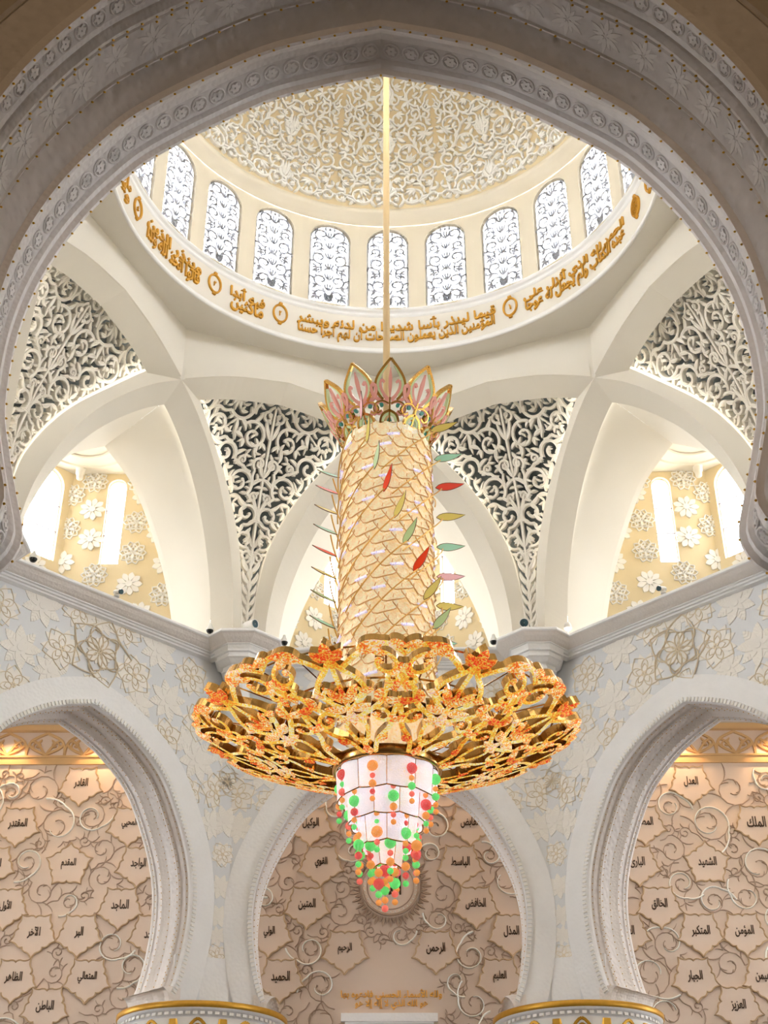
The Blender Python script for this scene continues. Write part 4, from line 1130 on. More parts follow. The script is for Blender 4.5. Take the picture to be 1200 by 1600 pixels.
for x, z, r in VC:
    if r < 0.030 or rg.random() < 0.3: continue
    tt = np.linspace(0, 1, 24); sp = 1 if rg.random() > .5 else -1; a = rg.random() * 2 * PI
    tail = np.linspace(1.5, 1.0, 7)[:-1]; rad = np.r_[r * tail, r * (1 - 0.62 * tt)]; an = np.r_[a - sp * (tail - 1) * 1.6, a + sp * tt * (3.6 + 3.0 * rg.random())]
    P = np.stack([x + rad * np.cos(an), z + rad * np.sin(an)], -1)
    if P[:, 1].max() < 1.655 and np.all([np.min(np.hypot(P[:, 0] - mx_, P[:, 1] - mz_)) > mr_ * 0.85 for mx_, mz_, mr_ in meds]): st.append((P, 0.0026 * (1 - 0.5 * np.linspace(0, 1, len(P)))))
for i, s_ in enumerate(st):
    mb = MB(); strokes_mesh(mb, [s_], qmap, 0.006, 0, sec=((-1, .6), (0, 1), (1, .6))); mk('pearl_tendril', mb, M['silver'], qw)

# ------------------------------------------------------------------ floor and hall ceiling
mb = MB(); box(mb, (0, -0.3, -ZE / S - 0.01), (3.2, 3.2, 0.01)); fl = mk('floor', mb, M['floor'])
tag(fl, 'carpeted hall floor below the frame', 'floor', kind='structure')
mb = MB(); zc = 1.95
for x0, x1, y0, y1 in ((-3.2, 3.2, -3.5, -1.45), (-3.2, -1.25, -1.45, 2.9), (1.25, 3.2, -1.45, 2.9)): box(mb, ((x0 + x1) / 2, (y0 + y1) / 2, zc), ((x1 - x0) / 2, (y1 - y0) / 2, 0.01))
hcl = mk('ceiling_hall', mb, M['hall'])
tag(hcl, 'plain ceiling of the hall around the octagon, outside the frame', 'ceiling', kind='structure')
HW_N, HW_W = 2, 0.108
for nm, x in (('hall_left', -3.2), ('hall_right', 3.2)):
    holes = [arch_loop(hw_, 0.05, 1.62) + [yy_, 0] for yy_, hw_ in ((-1.09, HW_W), (-0.86, HW_W), (1.45, 0.14))]  # unseen openings added to side-light the lower walls and lettered wall
    mb = MB(); wall_panel(mb, (x, 0, 0), (0, 1, 0), -3.5, 2.9, -ZE / S, 1.96, holes, 0.02, N=(math.copysign(1, x), 0, 0))
    tag(mk('wall_' + nm, mb, M['hall']), 'hall wall outside the frame with tall openings added to admit light, ' + nm.split('_')[1], 'wall', kind='structure')
mb = MB(); box(mb, (0, -3.5, 0.9), (3.2, 0.01, 1.08)); tag(mk('wall_hall_back', mb, M['hall']), 'plain hall wall behind the viewer', 'wall', kind='structure')
# ================================================================== CHANDELIER
def emissive(name, col, strength, rough=0.3, var_cols=None, scale=60.0):
    m = material(name, col, rough, var=0.05)
    bs = m.node_tree.nodes['Principled BSDF']
    bs.inputs['Emission Color'].default_value = col; bs.inputs['Emission Strength'].default_value = strength
    return m
def crystal_mat(name, cols, scale, estr, rough=0.25):
    """set crystals of several colours, each a small cell of its own"""
    m = bpy.data.materials.new(name); m.use_nodes = True
    nt = m.node_tree; N = nt.nodes; L = nt.links; bs = N['Principled BSDF']; bs.inputs['Roughness'].default_value = rough
    tc = N.new('ShaderNodeTexCoord'); vo = N.new('ShaderNodeTexVoronoi'); vo.inputs['Scale'].default_value = scale
    nz = N.new('ShaderNodeTexNoise'); nz.inputs['Scale'].default_value = 1.7; nz.inputs['Detail'].default_value = 2
    L.new(tc.outputs['Object'], vo.inputs['Vector']); L.new(tc.outputs['Object'], nz.inputs['Vector'])
    sep = N.new('ShaderNodeSeparateColor'); L.new(vo.outputs['Color'], sep.inputs['Color'])
    ad = N.new('ShaderNodeMath'); ad.operation = 'MULTIPLY_ADD'; L.new(sep.outputs['Red'], ad.inputs[0]); ad.inputs[1].default_value = 0.55
    sb = N.new('ShaderNodeMapRange'); L.new(nz.outputs['Fac'], sb.inputs['Value']); sb.inputs['From Min'].default_value = 0.3; sb.inputs['From Max'].default_value = 0.7; sb.inputs['To Max'].default_value = 0.5
    L.new(sb.outputs['Result'], ad.inputs[2])
    cr = N.new('ShaderNodeValToRGB'); L.new(ad.outputs[0], cr.inputs['Fac'])
    el = cr.color_ramp.elements
    while len(el) < len(cols): el.new(0.5)
    for i, (p, c) in enumerate(cols): el[i].position = p; el[i].color = c
    L.new(cr.outputs['Color'], bs.inputs['Base Color']); L.new(cr.outputs['Color'], bs.inputs['Emission Color']); bs.inputs['Emission Strength'].default_value = estr
    bp = N.new('ShaderNodeBump'); bp.inputs['Strength'].default_value = 0.5; bp.inputs['Distance'].default_value = 0.02; L.new(vo.outputs['Distance'], bp.inputs['Height']); L.new(bp.outputs['Normal'], bs.inputs['Normal'])
    return m
M['crystal'] = crystal_mat('amber_ruby_crystals', [(0.0, srgb(214, 84, 24)), (0.2, srgb(238, 140, 36)), (0.4, srgb(246, 184, 54)), (0.62, srgb(252, 214, 92)), (0.85, srgb(255, 246, 206)), (0.97, srgb(206, 226, 160))], 42.0, 0.55)
M['gold_side'] = material('polished_gold_strip', srgb(206, 160, 92), 0.2, metal=1.0, var=0.05)
M['panel_glass'] = crystal_mat('frosted_bead_glass', [(0.0, srgb(226, 200, 154)), (0.5, srgb(240, 222, 184)), (1.0, srgb(255, 248, 232))], 26.0, 0.30, 0.35)
M['panel_edge'] = material('panel_brass_edge', srgb(226, 182, 120), 0.35, metal=0.4, var=0.05)
M['lit_glass'] = crystal_mat('lit_bead_curtain', [(0.0, srgb(236, 206, 190)), (0.4, srgb(250, 236, 232)), (0.8, srgb(226, 226, 250)), (1.0, srgb(255, 252, 246))], 44.0, 0.50)
def bead_mat(nm, c): return crystal_mat(nm, [(0.0, c), (0.55, tuple(min(1, x * 1.15) for x in c[:3]) + (1,)), (0.9, tuple(min(1, x * 0.55 + 0.42) for x in c[:3]) + (1,))], 34.0, 0.42, 0.06)
M['bead_r'] = bead_mat('ruby_bead', srgb(222, 24, 22)); M['bead_o'] = bead_mat('amber_bead', srgb(250, 142, 10)); M['bead_g'] = bead_mat('emerald_bead', srgb(70, 226, 96)); M['bead_p'] = bead_mat('rose_bead', srgb(250, 84, 62))
def pane_mat(nm, c, e=0.25):
    m = material(nm, c, 0.2, var=0.08, vscale=10.0, trans=0.0); bs = m.node_tree.nodes['Principled BSDF']
    bs.inputs['Emission Color'].default_value = c; bs.inputs['Emission Strength'].default_value = e; return m
M['leaf_red'] = pane_mat('red_leaf_glass', srgb(226, 78, 62)); M['leaf_green'] = pane_mat('green_leaf_glass', srgb(164, 212, 184)); M['leaf_yellow'] = pane_mat('yellow_leaf_glass', srgb(220, 200, 110)); M['leaf_pink'] = pane_mat('pink_leaf_glass', srgb(240, 190, 196)); M['leaf_lime'] = pane_mat('lime_leaf_glass', srgb(176, 196, 140))
M['leaf_deep'] = pane_mat('orange_red_leaf_glass', srgb(226, 60, 22))
M['leaf_edge'] = material('leaf_leading', srgb(120, 84, 60), 0.4, metal=0.5)
M['orn_pink'] = pane_mat('pink_crown_glass', srgb(214, 150, 138), 0.2); M['orn_green'] = pane_mat('green_crown_glass', srgb(190, 204, 156), 0.2); M['orn_teal'] = pane_mat('teal_crown_glass', srgb(70, 140, 128), 0.12)

M['stem_gold'] = material('bright_stem_gold', srgb(236, 190, 104), 0.3, metal=0.5, var=0.06)
CZ = 0.95
ch = empty('chandelier', (0, 0, CZ))
tag(ch, 'huge golden chandelier with leafy glass column, pierced crystal dish and coloured bead strands', 'chandelier')
OFF = np.array([0, 0, CZ])
def cpart(name, mb, mats, parent=None, smooth=False, mat4=None): return mk(name, mb, mats, parent or ch, smooth=smooth, world=False, mat4=mat4)
def Z(P): return np.asarray(P, float) - OFF
# hanging rod
mb = MB(); lathe(mb, [(0.0078, 1.70 - CZ), (0.0078, 3.66 - CZ)], n=14); rod = cpart('rod', mb, M['rod'], smooth=True)
mb = MB()
for z in (2.02, 2.35, 2.68, 2.84, 3.1):
    mb = MB(); lathe(mb, [(0.0078, z - CZ - .004), (0.0084, z - CZ), (0.0078, z - CZ + .004)], n=14); mk('rod_joint', mb, M['rod'], rod, smooth=True, world=False)
# column body
TR, TZ0, TZ1 = 0.0905, 1.03, 1.690
mb = MB(); lathe(mb, [(0.02, TZ1 - CZ - .01), (TR - 0.012, TZ1 - CZ - .004), (TR - 0.010, TZ1 - CZ), (TR - 0.008, TZ0 - CZ)], n=40); cpart('column_core', mb, M['panel_glass'], smooth=True)
# overlapping glass scales, twisted up the column
NR, NC = 25, 11
PH = 0.0262
def scale_panel():
    w, h = 2 * PI * TR / NC * 0.60, PH * 1.15
    lp = np.array([(-w, h * .40), (-w * .38, -h * .62), (w * .95, -h * .22), (w, h * .2), (w * .9, h * .9), (-w * .9, h * .95)])
    def fn(x, y, hgt):
        tilt = 0.0045 * (0.9 - np.asarray(y) / h)
        th = np.asarray(x) / TR; r = TR + tilt + np.asarray(hgt)
        return np.stack([r * np.sin(th), -r * np.cos(th), np.asarray(y)], -1)
    body, edge = MB(), MB()
    prism(body, lp, fn, -0.0015, 0.0015, back=True)
    e = with_normal(lambda x, y: fn(x, y, np.full(np.shape(x), 0.0012)), sgn=1.0)
    lp4 = lp[[5, 0, 1, 2, 3]]
    strokes_mesh(edge, [(resample(lp4, 12), np.full(12, 0.0007))], lambda x, y: (lambda q: (q[0], -q[1] if False else q[1]))(e(x, y)), 0.0012, -0.001, sec=((-1, 1), (1, 1)))
    strip = MB(); w_ = np.linspace(w * .05, w * .85, 6); strokes_mesh(strip, [(np.stack([w_, -h * (.44 - .16 * (w_ / w))], -1), np.full(6, .0022))], e, .0022, -.001, sec=((-1, 1), (1, 1)))
    return strip.mesh('crystal_strip', M['spark'], world=False), body.mesh('glass_scale', M['panel_glass'], world=False), edge.mesh('brass_edge', M['panel_edge'], world=False)
M['spark'] = crystal_mat('lilac_crystals', [(0.0, srgb(150, 140, 220)), (0.5, srgb(240, 236, 255)), (1.0, srgb(255, 255, 255))], 60.0, 0.6)
sp_s, sp_b, sp_e = scale_panel()
for i in range(NR):
    z = TZ1 - 0.020 - i * PH
    for j in range(NC):
        a = (j + 0.5 * (i % 2)) * 2 * PI / NC + i * 0.10
        o = link('glass_scale', sp_b, ch, mat4=Matrix.Translation((0, 0, (z - CZ) * S)) @ Matrix.Rotation(a, 4, 'Z'))
        link('brass_edge', sp_e, o)
        if (i * 2 + j) % 3 == 0: link('crystal_strip', sp_s, o)
# top collar
mb = MB(); lathe(mb, [(TR - .016, TZ1 - CZ + .012), (TR - .002, TZ1 - CZ + .008), (TR + .003, TZ1 - CZ), (TR + .002, TZ1 - CZ - .010)], n=12); cpart('collar', mb, M['panel_glass'])
# coloured glass leaves on long twisting stems
def leaf_loop(L=1.0, w=0.17):
    t = np.linspace(0, 1, 9)
    up = w * np.sin(PI * t ** 0.75) * (1 - 0.25 * t); dn = -w * 0.55 * np.sin(PI * t ** 0.7)
    cam_ = 0.16 * (t - 0.5) ** 2 * 1.2 - 0.03 * t
    return np.vstack([np.stack([t * L, up + cam_], -1), np.stack([t * L, dn + cam_], -1)[::-1][1:-1]])
LL = leaf_loop()
LM = {}
for c in ('red', 'green', 'yellow', 'pink', 'lime', 'deep'):
    mb = MB(); prism(mb, LL, flat_fn, -0.012, 0.012, back=True); LM[c] = mb.mesh('leaf_pane', M['leaf_' + c], world=False)
mb = MB(); tube(mb, np.c_[np.vstack([LL, LL[:1]]), np.zeros(len(LL) + 1)], 0.016, 4, cap=False); le_me = mb.mesh('leading', M['leaf_edge'], world=False)
ring_rgb = ['deep', 'yellow', 'lime', 'deep', 'yellow', 'lime']
# helix rows: (start angle, colours)
def leaf(theta, z, col, out=0.0, droop=0.0, L=0.052, tz=0.55, tt=0.55):
    """theta from the viewer's side, positive to the right"""
    er = np.array([math.sin(theta), -math.cos(theta), 0]); et = np.array([math.cos(theta), math.sin(theta), 0]); ez = np.array([0, 0, 1.])
    d = unit(er * 0.62 + et * tt + ez * tz); base = er * (TR + 0.014 + out) + [0, 0, z]
    n0 = er * 0.7 - et * 0.75 - ez * 0.35; nrm_ = unit(n0 - d * (n0 @ d)); side = np.cross(nrm_, d)
    e = bpy.data.objects.new('glass_leaf', LM[col]); COL.objects.link(e); e.parent = ch
    m4 = frame4l(base - OFF, d, side, nrm_, L); e.matrix_local = m4
    link('leading', le_me, e)
    mb = MB(); P = []
    for q in np.linspace(0, 1, 14):
        a = theta - 1.25 * q; r = TR + 0.014 * (1 - q) ** 2 + 0.0125
        P.append(np.array([math.sin(a) * r, -math.cos(a) * r, z - 0.135 * q]) - OFF)
    tube(mb, P, 0.0016, 5); cpart('stem', mb, M['stem_gold'], e, mat4=m4.inverted())
    return e
D2 = math.radians
fr = [(-30, 1.700, 'pink'), (-22, 1.635, 'yellow'), (-13, 1.565, 'lime'), (-2, 1.508, 'deep'), (10, 1.446, 'yellow'), (20, 1.388, 'lime'), (32, 1.330, 'deep'), (46, 1.275, 'yellow'), (62, 1.222, 'lime')]
for a, z, c in fr: leaf(D2(a), z, c, L=0.060, tz=1.0, tt=0.35)
rt = [(66, 1.700, 'yellow'), (78, 1.640, 'green'), (84, 1.575, 'red'), (90, 1.508, 'yellow'), (96, 1.442, 'green'), (100, 1.376, 'pink'), (106, 1.314, 'yellow'), (118, 1.245, 'green')]
for a, z, c in rt: leaf(D2(a), z, c, L=0.062, tz=0.12, tt=0.05)
lt = [(-98, 1.622, 'green'), (-94, 1.575, 'red'), (-92, 1.522, 'yellow'), (-90, 1.470, 'green'), (-88, 1.415, 'red'), (-86, 1.36, 'yellow'), (-85, 1.305, 'lime'), (-84, 1.245, 'green')]
for a, z, c in lt: leaf(D2(a), z, c, L=0.062, tz=0.42, tt=-0.15)
bk = [(150, 1.66, 'green'), (160, 1.58, 'red'), (170, 1.50, 'yellow'), (180, 1.42, 'lime'), (190, 1.34, 'deep'), (200, 1.27, 'yellow')]
for a, z, c in bk: leaf(D2(a), z, c, L=0.05, tz=0.6, tt=0.3)
# crown of fleurons
def fleuron():
    parts = {k: MB() for k in ('pink', 'green', 'teal', 'gold')}
    t = np.linspace(0, 1, 14)
    env = np.stack([0.30 * np.sin(PI * (0.10 + 0.90 * t) ** 0.85) * (1 - 0.15 * t), 0.36 + 0.64 * t], -1); env[-1, 0] = 0.0
    for sg in (1, -1):
        E_ = env * [sg, 1]
        strokes_mesh(parts['gold'], [(E_, np.full(14, 0.022))], up_fn, 0.03, -0.03, sec=((-1, 1), (1, 1)))
        strokes_mesh(parts['green'], [(E_[1:-2] * [0.86, 1] + [0, 0.0], np.full(11, 0.030))], up_fn, 0.025, -0.025, sec=((-1, 1), (1, 1)))
        q = np.stack([sg * np.array([0.02, 0.10, 0.17, 0.19, 0.15, 0.11]), np.array([0.36, 0.42, 0.52, 0.62, 0.66, 0.62])], -1)
        strokes_mesh(parts['pink'], [(spline(q, 12), np.linspace(0.030, 0.020, 12))], up_fn, 0.02, -0.02, sec=((-1, 1), (1, 1)))
        q = np.stack([sg * np.array([0.03, 0.12, 0.26, 0.34, 0.36, 0.30]), np.array([0.33, 0.34, 0.38, 0.46, 0.56, 0.60])], -1)
        strokes_mesh(parts['pink'], [(spline(q, 12), np.linspace(0.024, 0.032, 12))], up_fn, 0.02, -0.02, sec=((-1, 1), (1, 1)))
        q = np.stack([sg * np.array([0.02, 0.12, 0.24, 0.27, 0.20, 0.14]), np.array([0.30, 0.34, 0.30, 0.20, 0.15, 0.19])], -1)
        strokes_mesh(parts['pink'], [(spline(q, 12), np.linspace(0.02, 0.032, 12))], up_fn, 0.02, -0.02, sec=((-1, 1), (1, 1)))
        strokes_mesh(parts['gold'], [(spline(q * [1.12, 1.0], 12), np.full(12, 0.012))], up_fn, 0.03, -0.03, sec=((-1, 1), (1, 1)))
        prism(parts['teal'], rot2(petal_loop(0.09, 0.035, 4, 0), 0.5 if sg > 0 else PI - 0.5) + [sg * 0.12, 0.26], flat_fn, -0.02, 0.02, back=True)
        q = np.stack([sg * np.array([0.17, 0.16, 0.11, 0.0]), np.array([0.0, 0.08, 0.15, 0.20])], -1)
        strokes_mesh(parts['gold'], [(spline(q, 9), np.full(9, 0.02))], up_fn, 0.03, -0.03, sec=((-1, 1), (1, 1)))
        strokes_mesh(parts['green'], [(spline(q * [0.72, .8], 9), np.full(9, 0.022))], up_fn, 0.025, -0.025, sec=((-1, 1), (1, 1)))
    strokes_mesh(parts['pink'], [(np.array([(0, .40), (0, .55), (0, .70), (0, .86)]), np.array([.012, .03, .035, .006]))], up_fn, .02, -.02, sec=((-1, 1), (1, 1)))
    strokes_mesh(parts['gold'], [(np.array([(-0.17, .0), (0, .0), (0.17, .0)]), np.full(3, .02)), (np.array([(0, 0), (0, .2), (0, .4)]), np.full(3, .015))], up_fn, .03, -.03, sec=((-1, 1), (1, 1)))
    prism(parts['teal'], np.array([(-.05, .03), (.05, .03), (0, .13)]), flat_fn, -.02, .02, back=True)
    return {k: parts[k].mesh({'pink': 'pink_glass', 'green': 'green_glass', 'teal': 'teal_glass', 'gold': 'gold_outline'}[k], M['brass'] if k == 'gold' else M['orn_' + k], world=False) for k in parts}
FM = fleuron()
for k in range(11):
    th = D2(4 + 32.73 * k); er = np.array([math.sin(th), -math.cos(th), 0]); et = np.array([math.cos(th), math.sin(th), 0]); ez = np.array([0, 0, 1.])
    up = unit(ez + er * 0.52)
    e = bpy.data.objects.new('crown_fleuron', FM['gold']); COL.objects.link(e); e.parent = ch
    e.matrix_local = frame4l(er * (TR - 0.006) + [0, 0, TZ1 + 0.004 - CZ], et * 0.80, up, np.cross(et, up), 0.140)
    for c in ('pink', 'green', 'teal'): link({'pink': 'pink_glass', 'green': 'green_glass', 'teal': 'teal_glass'}[c], FM[c], e)
mb = MB()
for k in range(11):
    th = D2(4 + 32.73 * k); a_ = np.array([math.sin(th), -math.cos(th), 0])
    tube(mb, [a_ * 0.006 + [0, 0, TZ1 + 0.07 - CZ], a_ * (TR - 0.014) + [0, 0, TZ1 + 0.004 - CZ]], 0.0016, 4)
cpart('stay_wires', mb, M['brass'])

# pierced dish
R0, R1, DZ0, DZ1 = 0.098, 0.362, 0.950, 1.040
def dish_z(r): q = np.clip((r - R0) / (R1 - R0), -0.1, 1.1); return DZ0 + (DZ1 - DZ0) * np.sign(q) * np.abs(q) ** 1.25
NS = 8
def dish_fn(x, y):
    r = np.asarray(y, float); th = np.asarray(x) / np.maximum(r, 1e-3)
    return np.stack([r * np.sin(th), -r * np.cos(th), dish_z(r) - CZ], -1)
dish_map = with_normal(dish_fn, sgn=1.0)
hs = PI / NS
yr = np.linspace(R0 + .006, R1, 20)
sec = np.vstack([np.stack([hs * yr, yr], -1), np.stack([-hs * yr, yr], -1)[::-1]])
rng = np.random.default_rng(7)
stems, blades = [], []                       # half of one sector, x along the ring, y outwards
def stem(pts, w=0.0036, w1=None, n=18): stems.append((spline(pts, n), np.linspace(w, w if w1 is None else w1, n)))
def blade(p, ang, L, w, curl): blades.append(leaf_stroke(p, ang, L, w, curl, 9))
def curl(c, r, a0, spin, turns=0.9, w=0.0036, eye=0.0068):
    t = np.linspace(0, 1, 18); an = a0 + spin * t * 2 * PI * turns; rad = r * (1 - 0.62 * t)
    P = np.stack([c[0] + rad * np.cos(an), c[1] + rad * np.sin(an)], -1); stems.append((P, np.full(18, w)))
    e, k = P[-1], np.linspace(0, 2 * PI, 9); blades.append((np.stack([e[0] + eye * .5 * np.cos(k), e[1] + eye * .5 * np.sin(k)], -1), np.full(9, eye * .55)))
    for q, s_ in ((5, -1),):
        tn = an[q] + spin * PI / 2; blade(P[q], tn + s_ * spin * 0.5, 0.026, 0.0068, s_ * spin * 0.9)
stem([(0.002, 0.338), (0.012, 0.315), (0.036, 0.288), (0.042, 0.264), (0.026, 0.240), (0.004, 0.222)], 0.0042)   # lyre under the palmette
blade((0.002, 0.335), 0.35, 0.034, 0.0085, 0.7); blade((0.0, 0.345), 1.15, 0.020, 0.006, 0.2)
blade((0.008, 0.238), 1.25, 0.048, 0.0075, -0.5); curl((0.024, 0.262), 0.013, -1.9, 1, 0.8, 0.0034, 0.0075)
blade((0.003, 0.222), 0.05, 0.042, 0.0082, 0.5); blade((0.0, 0.205), -0.5, 0.032, 0.0068, 0.7)
stem([(0.014, 0.312), (0.045, 0.336), (0.080, 0.356), (0.112, 0.360), (0.136, 0.340)], 0.0040, 0.0050)            # arc along the rim
blade((0.052, 0.341), 0.62, 0.060, 0.0105, -0.55); blade((0.112, 0.358), 0.35, 0.034, 0.0085, -1.0); blade((0.078, 0.354), -0.9, 0.030, 0.0075, 0.8)
curl((0.092, 0.318), 0.027, 1.9, -1, 0.95); curl((0.128, 0.292), 0.018, 2.2, 1, 0.85)
stem([(0.0, 0.196), (0.030, 0.212), (0.062, 0.236), (0.082, 0.268), (0.112, 0.280), (0.134, 0.312)], 0.0040)
blade((0.060, 0.236), 1.5, 0.034, 0.0080, -0.8); blade((0.066, 0.240), -0.25, 0.032, 0.0075, 0.8); pass
curl((0.050, 0.200), 0.019, 1.7, -1, 0.85)
stem([(0.010, 0.102), (0.026, 0.140), (0.056, 0.172), (0.074, 0.206), (0.098, 0.246)], 0.0036)
blade((0.026, 0.140), 0.35, 0.026, 0.0060, 0.7); pass
stem([(0.0, 0.130), (0.012, 0.150), (0.018, 0.182), (0.0, 0.198)], 0.0032)
axis_s = [(np.stack([np.zeros(8), np.linspace(0.200, 0.335, 8)], -1), np.full(8, .0040)), (np.stack([np.zeros(6), np.linspace(0.100, 0.150, 6)], -1), np.full(6, .0045))]
axis_b = [leaf_stroke((0, 0.335), PI / 2, 0.036, 0.0095, 0), leaf_stroke((0, 0.185), PI / 2, 0.040, 0.0085, 0), leaf_stroke((0, 0.232), PI / 2, 0.045, 0.006, 0), leaf_stroke((0, 0.100), PI / 2, 0.030, 0.008, 0)]
both = lambda l: l + [(P * [-1, 1], w) for P, w in l]
stems, blades = both(stems) + axis_s, both(blades) + axis_b
mb = MB()
strokes_mesh(mb, stems, dish_map, 0.0035, -0.012, mi=0, side_mi=1, sec=((-1, .6), (0, 1), (1, .6)), wscale=1.2, lift=0.0015)
strokes_mesh(mb, blades, dish_map, 0.0055, -0.012, mi=2, side_mi=1, sec=((-1, .6), (0, 1), (1, .6)), wscale=1.2, lift=0.0015)
M['crystal_red'] = crystal_mat('ruby_amber_crystals', [(0.0, srgb(200, 24, 20)), (0.25, srgb(226, 66, 28)), (0.42, srgb(240, 124, 40)), (0.6, srgb(250, 190, 70)), (0.85, srgb(255, 238, 196)), (0.98, srgb(240, 190, 190))], 42.0, 0.55)
dm = mb.mesh('scroll_panel', [M['crystal'], M['gold_side'], M['crystal_red']], world=False)
for k in range(NS): link('scroll_panel', dm, ch, mat4=Matrix.Rotation(D2(-17) + k * 2 * PI / NS, 4, 'Z'))
mb = MB(); lathe(mb, [(R0 - .004, DZ0 - CZ + .012), (R0 - .004, DZ0 - CZ - .004), (R0 + .002, DZ0 - CZ - .006), (R0 + .006, DZ0 - CZ - .002), (R0 + .006, DZ0 - CZ + .014)], n=56); cpart('dish_hub', mb, M['gold_side'], smooth=True)
# lamp tubes and mesh seen inside the dish
mb = MB()
for k in range(24):
    a = 2 * PI * k / 24; tube(mb, [(0.13 * math.sin(a), -0.13 * math.cos(a), .075), (0.34 * math.sin(a), -0.34 * math.cos(a), .105)], 0.0016, 4)
for r, z in ((0.13, .078), (0.22, .09), (0.32, .104)):
    t = np.linspace(0, 2 * PI, 49); tube(mb, np.stack([r * np.cos(t), r * np.sin(t), np.full(49, z)], -1), 0.0022, 4, cap=False)
cpart('support_ribs', mb, M['brass'])
# glowing tiers under the hub: curved panels with scalloped golden rims
def tier(r0, r1, z0, z1, n, ph):
    for k in range(n):
        a0 = 2 * PI * (k + ph) / n; a1 = a0 + 2 * PI / n
        aa = np.linspace(a0, a1, 9); zz = np.linspace(0, 1, 5); G = []
        for q in zz:
            rr_ = r0 + (r1 - r0) * q + 0.006 * np.sin(PI * (aa - a0) / (a1 - a0)); G.append(np.stack([rr_ * np.sin(aa), -rr_ * np.cos(aa), np.full(9, z0 + (z1 - z0) * q - CZ) - 0.006 * np.sin(PI * (aa - a0) / (a1 - a0)) * q], -1))
        G = np.array(G); mb = MB(); mb.grid(G); p_ = cpart('lit_panel', mb, M['lit_glass'], smooth=True)
        for g_, r_, nm_ in ((G[-1], .0014, 'gold_rim'), (G[0], .001, 'gold_rim'), (G[:, 0], .0009, 'gold_seam')): mb = MB(); tube(mb, g_, r_, 4); mk(nm_, mb, M['gold_side'], p_, world=False)
tier(0.090, 0.086, 0.946, 0.893, 10, 0.0)
tier(0.070, 0.066, 0.905, 0.850, 9, 0.5)
tier(0.052, 0.046, 0.862, 0.806, 7, 0.0)
tier(0.028, 0.020, 0.812, 0.770, 5, 0.5)
mb = MB()
for r, z in ((0.090, .893), (0.068, .850), (0.048, .806), (.022, .772)): lathe(mb, [(0.001, z - CZ + .004), (r, z - CZ + .002)], n=32)
cpart('lit_floor', mb, M['lit_glass'])
# bead strands
SPH = {}
for c in 'rogp':
    mb = MB(); ball(mb, (0, 0, 0), 1.0, 16, 10); SPH[c] = mb.mesh('bead', M['bead_' + c], smooth=True, world=False)
def strand(r, deg, ztop, cols, sizes=(.0105, .0052, .0072, .0052, .0052), wire=0.012):
    a = D2(deg); x, y = r * math.sin(a), -r * math.cos(a)
    gaps = (0.0165, 0.0162, 0.0160, 0.0140)
    zs = [ztop]
    for i in range(1, len(cols)): zs.append(zs[-1] - (sizes[i - 1] + sizes[i]) - 0.0028)
    mb = MB(); tube(mb, [(0, 0, wire), (0, 0, zs[-1] - ztop)], 0.0004, 4)
    e = cpart('bead_strand', mb, M['brass'], mat4=Matrix.Translation(Vector(((x) * S, y * S, (ztop - CZ) * S))))
    for z, c, s in zip(zs, cols, sizes): link('bead', SPH[c], e, mat4=Matrix.Translation((0, 0, (z - ztop) * S)) @ Matrix.Scale(s, 4))
STR = [  # ring radius, angle, height of the first bead, colours
    (.093, -16, .926, 'oporo'[:5]), (.093, 29, .924, 'rogpo'), (.093, 74, .924, 'gogoo'), (.093, -61, .926, 'rgpog'), (.093, 119, .925, 'orgpo'), (.093, 164, .925, 'gorog'), (.093, -106, .925, 'gporg'), (.093, -151, .925, 'rogpo')]
for r, d, z, c in STR: strand(r, d, z, c.replace('p', 'p'))
R2 = [('gorog', 9, 'pgopo'), ('', 69, 'orogo'), ('', -51, 'ogrog'), ('', 129, 'rogpo'), ('', -111, 'ogpog'), ('', 189, 'gorgo')]
SZ2 = (.0052, .0105, .0072, .0052, .0052)
for _, d, c in R2: strand(.076, d, .893, c, SZ2)
for d, c in ((-20, 'ogopg'), (40, 'orgog'), (-80, 'grogo'), (100, 'rogpo'), (160, 'gorog'), (220, 'ogrpo')): strand(.052, d, .850, c, (.0066, .0052, .0108, .0054, .0054))
for d, c in ((-62, 'ogrgo'), (67, 'gorgo'), (115, 'orgpo'), (-120, 'rgogp'), (180, 'gorpo')): strand(.058, d, .818, c, (.0054, .0100, .0072, .0056, .0056))
for d, c in ((10, 'gpogo'), (-60, 'grogo'), (80, 'rgorg'), (150, 'ogrgo'), (-130, 'rogog')): strand(.034, d, .802, c, (.0108, .0056, .0078, .0060, .0056))
for d, c in ((-70, 'gorgo'), (60, 'rogpo')): strand(.016, d, .772, c, (.0056, .0078, .0100, .0062, .0054))
strand(.004, -90, .761, 'rogop'[:5], (.0110, .0060, .0078, .0062, .0062))

# ================================================================== SMALL FIXTURES
M['fixture'] = material('white_plastic', srgb(236, 234, 230), 0.4, var=0.02)
M['lens_blue'] = material('blue_grey_lens', srgb(52, 78, 88), 0.1, var=0.1)
M['lamp_warm'] = material('lit_lamp_face', srgb(255, 236, 214), 0.4, emit=(1, 0.85, 0.7, 1), estr=2.0)
def polar(ang, r): return nrm(ang) * r
def dome_camera(P, say, ang):
    e = empty('security_camera', P); e.rotation_euler = (0, 0, ang); tag(e, say, 'camera', 'small cameras on the cornice')
    mb = MB(); lathe(mb, [(0.001, .021), (.004, .020), (.006, .012), (.0105, .004), (.011, .0), (.011, -.002)], n=16); mk('housing', mb, M['fixture'], e, smooth=True, world=False)
    mb = MB(); lathe(mb, [(.0098, -.0015), (.009, -.006), (.006, -.010), (.001, -.0115)], n=16); mk('lens_dome', mb, M['cam_black'], e, smooth=True, world=False)
ZC = 1.709
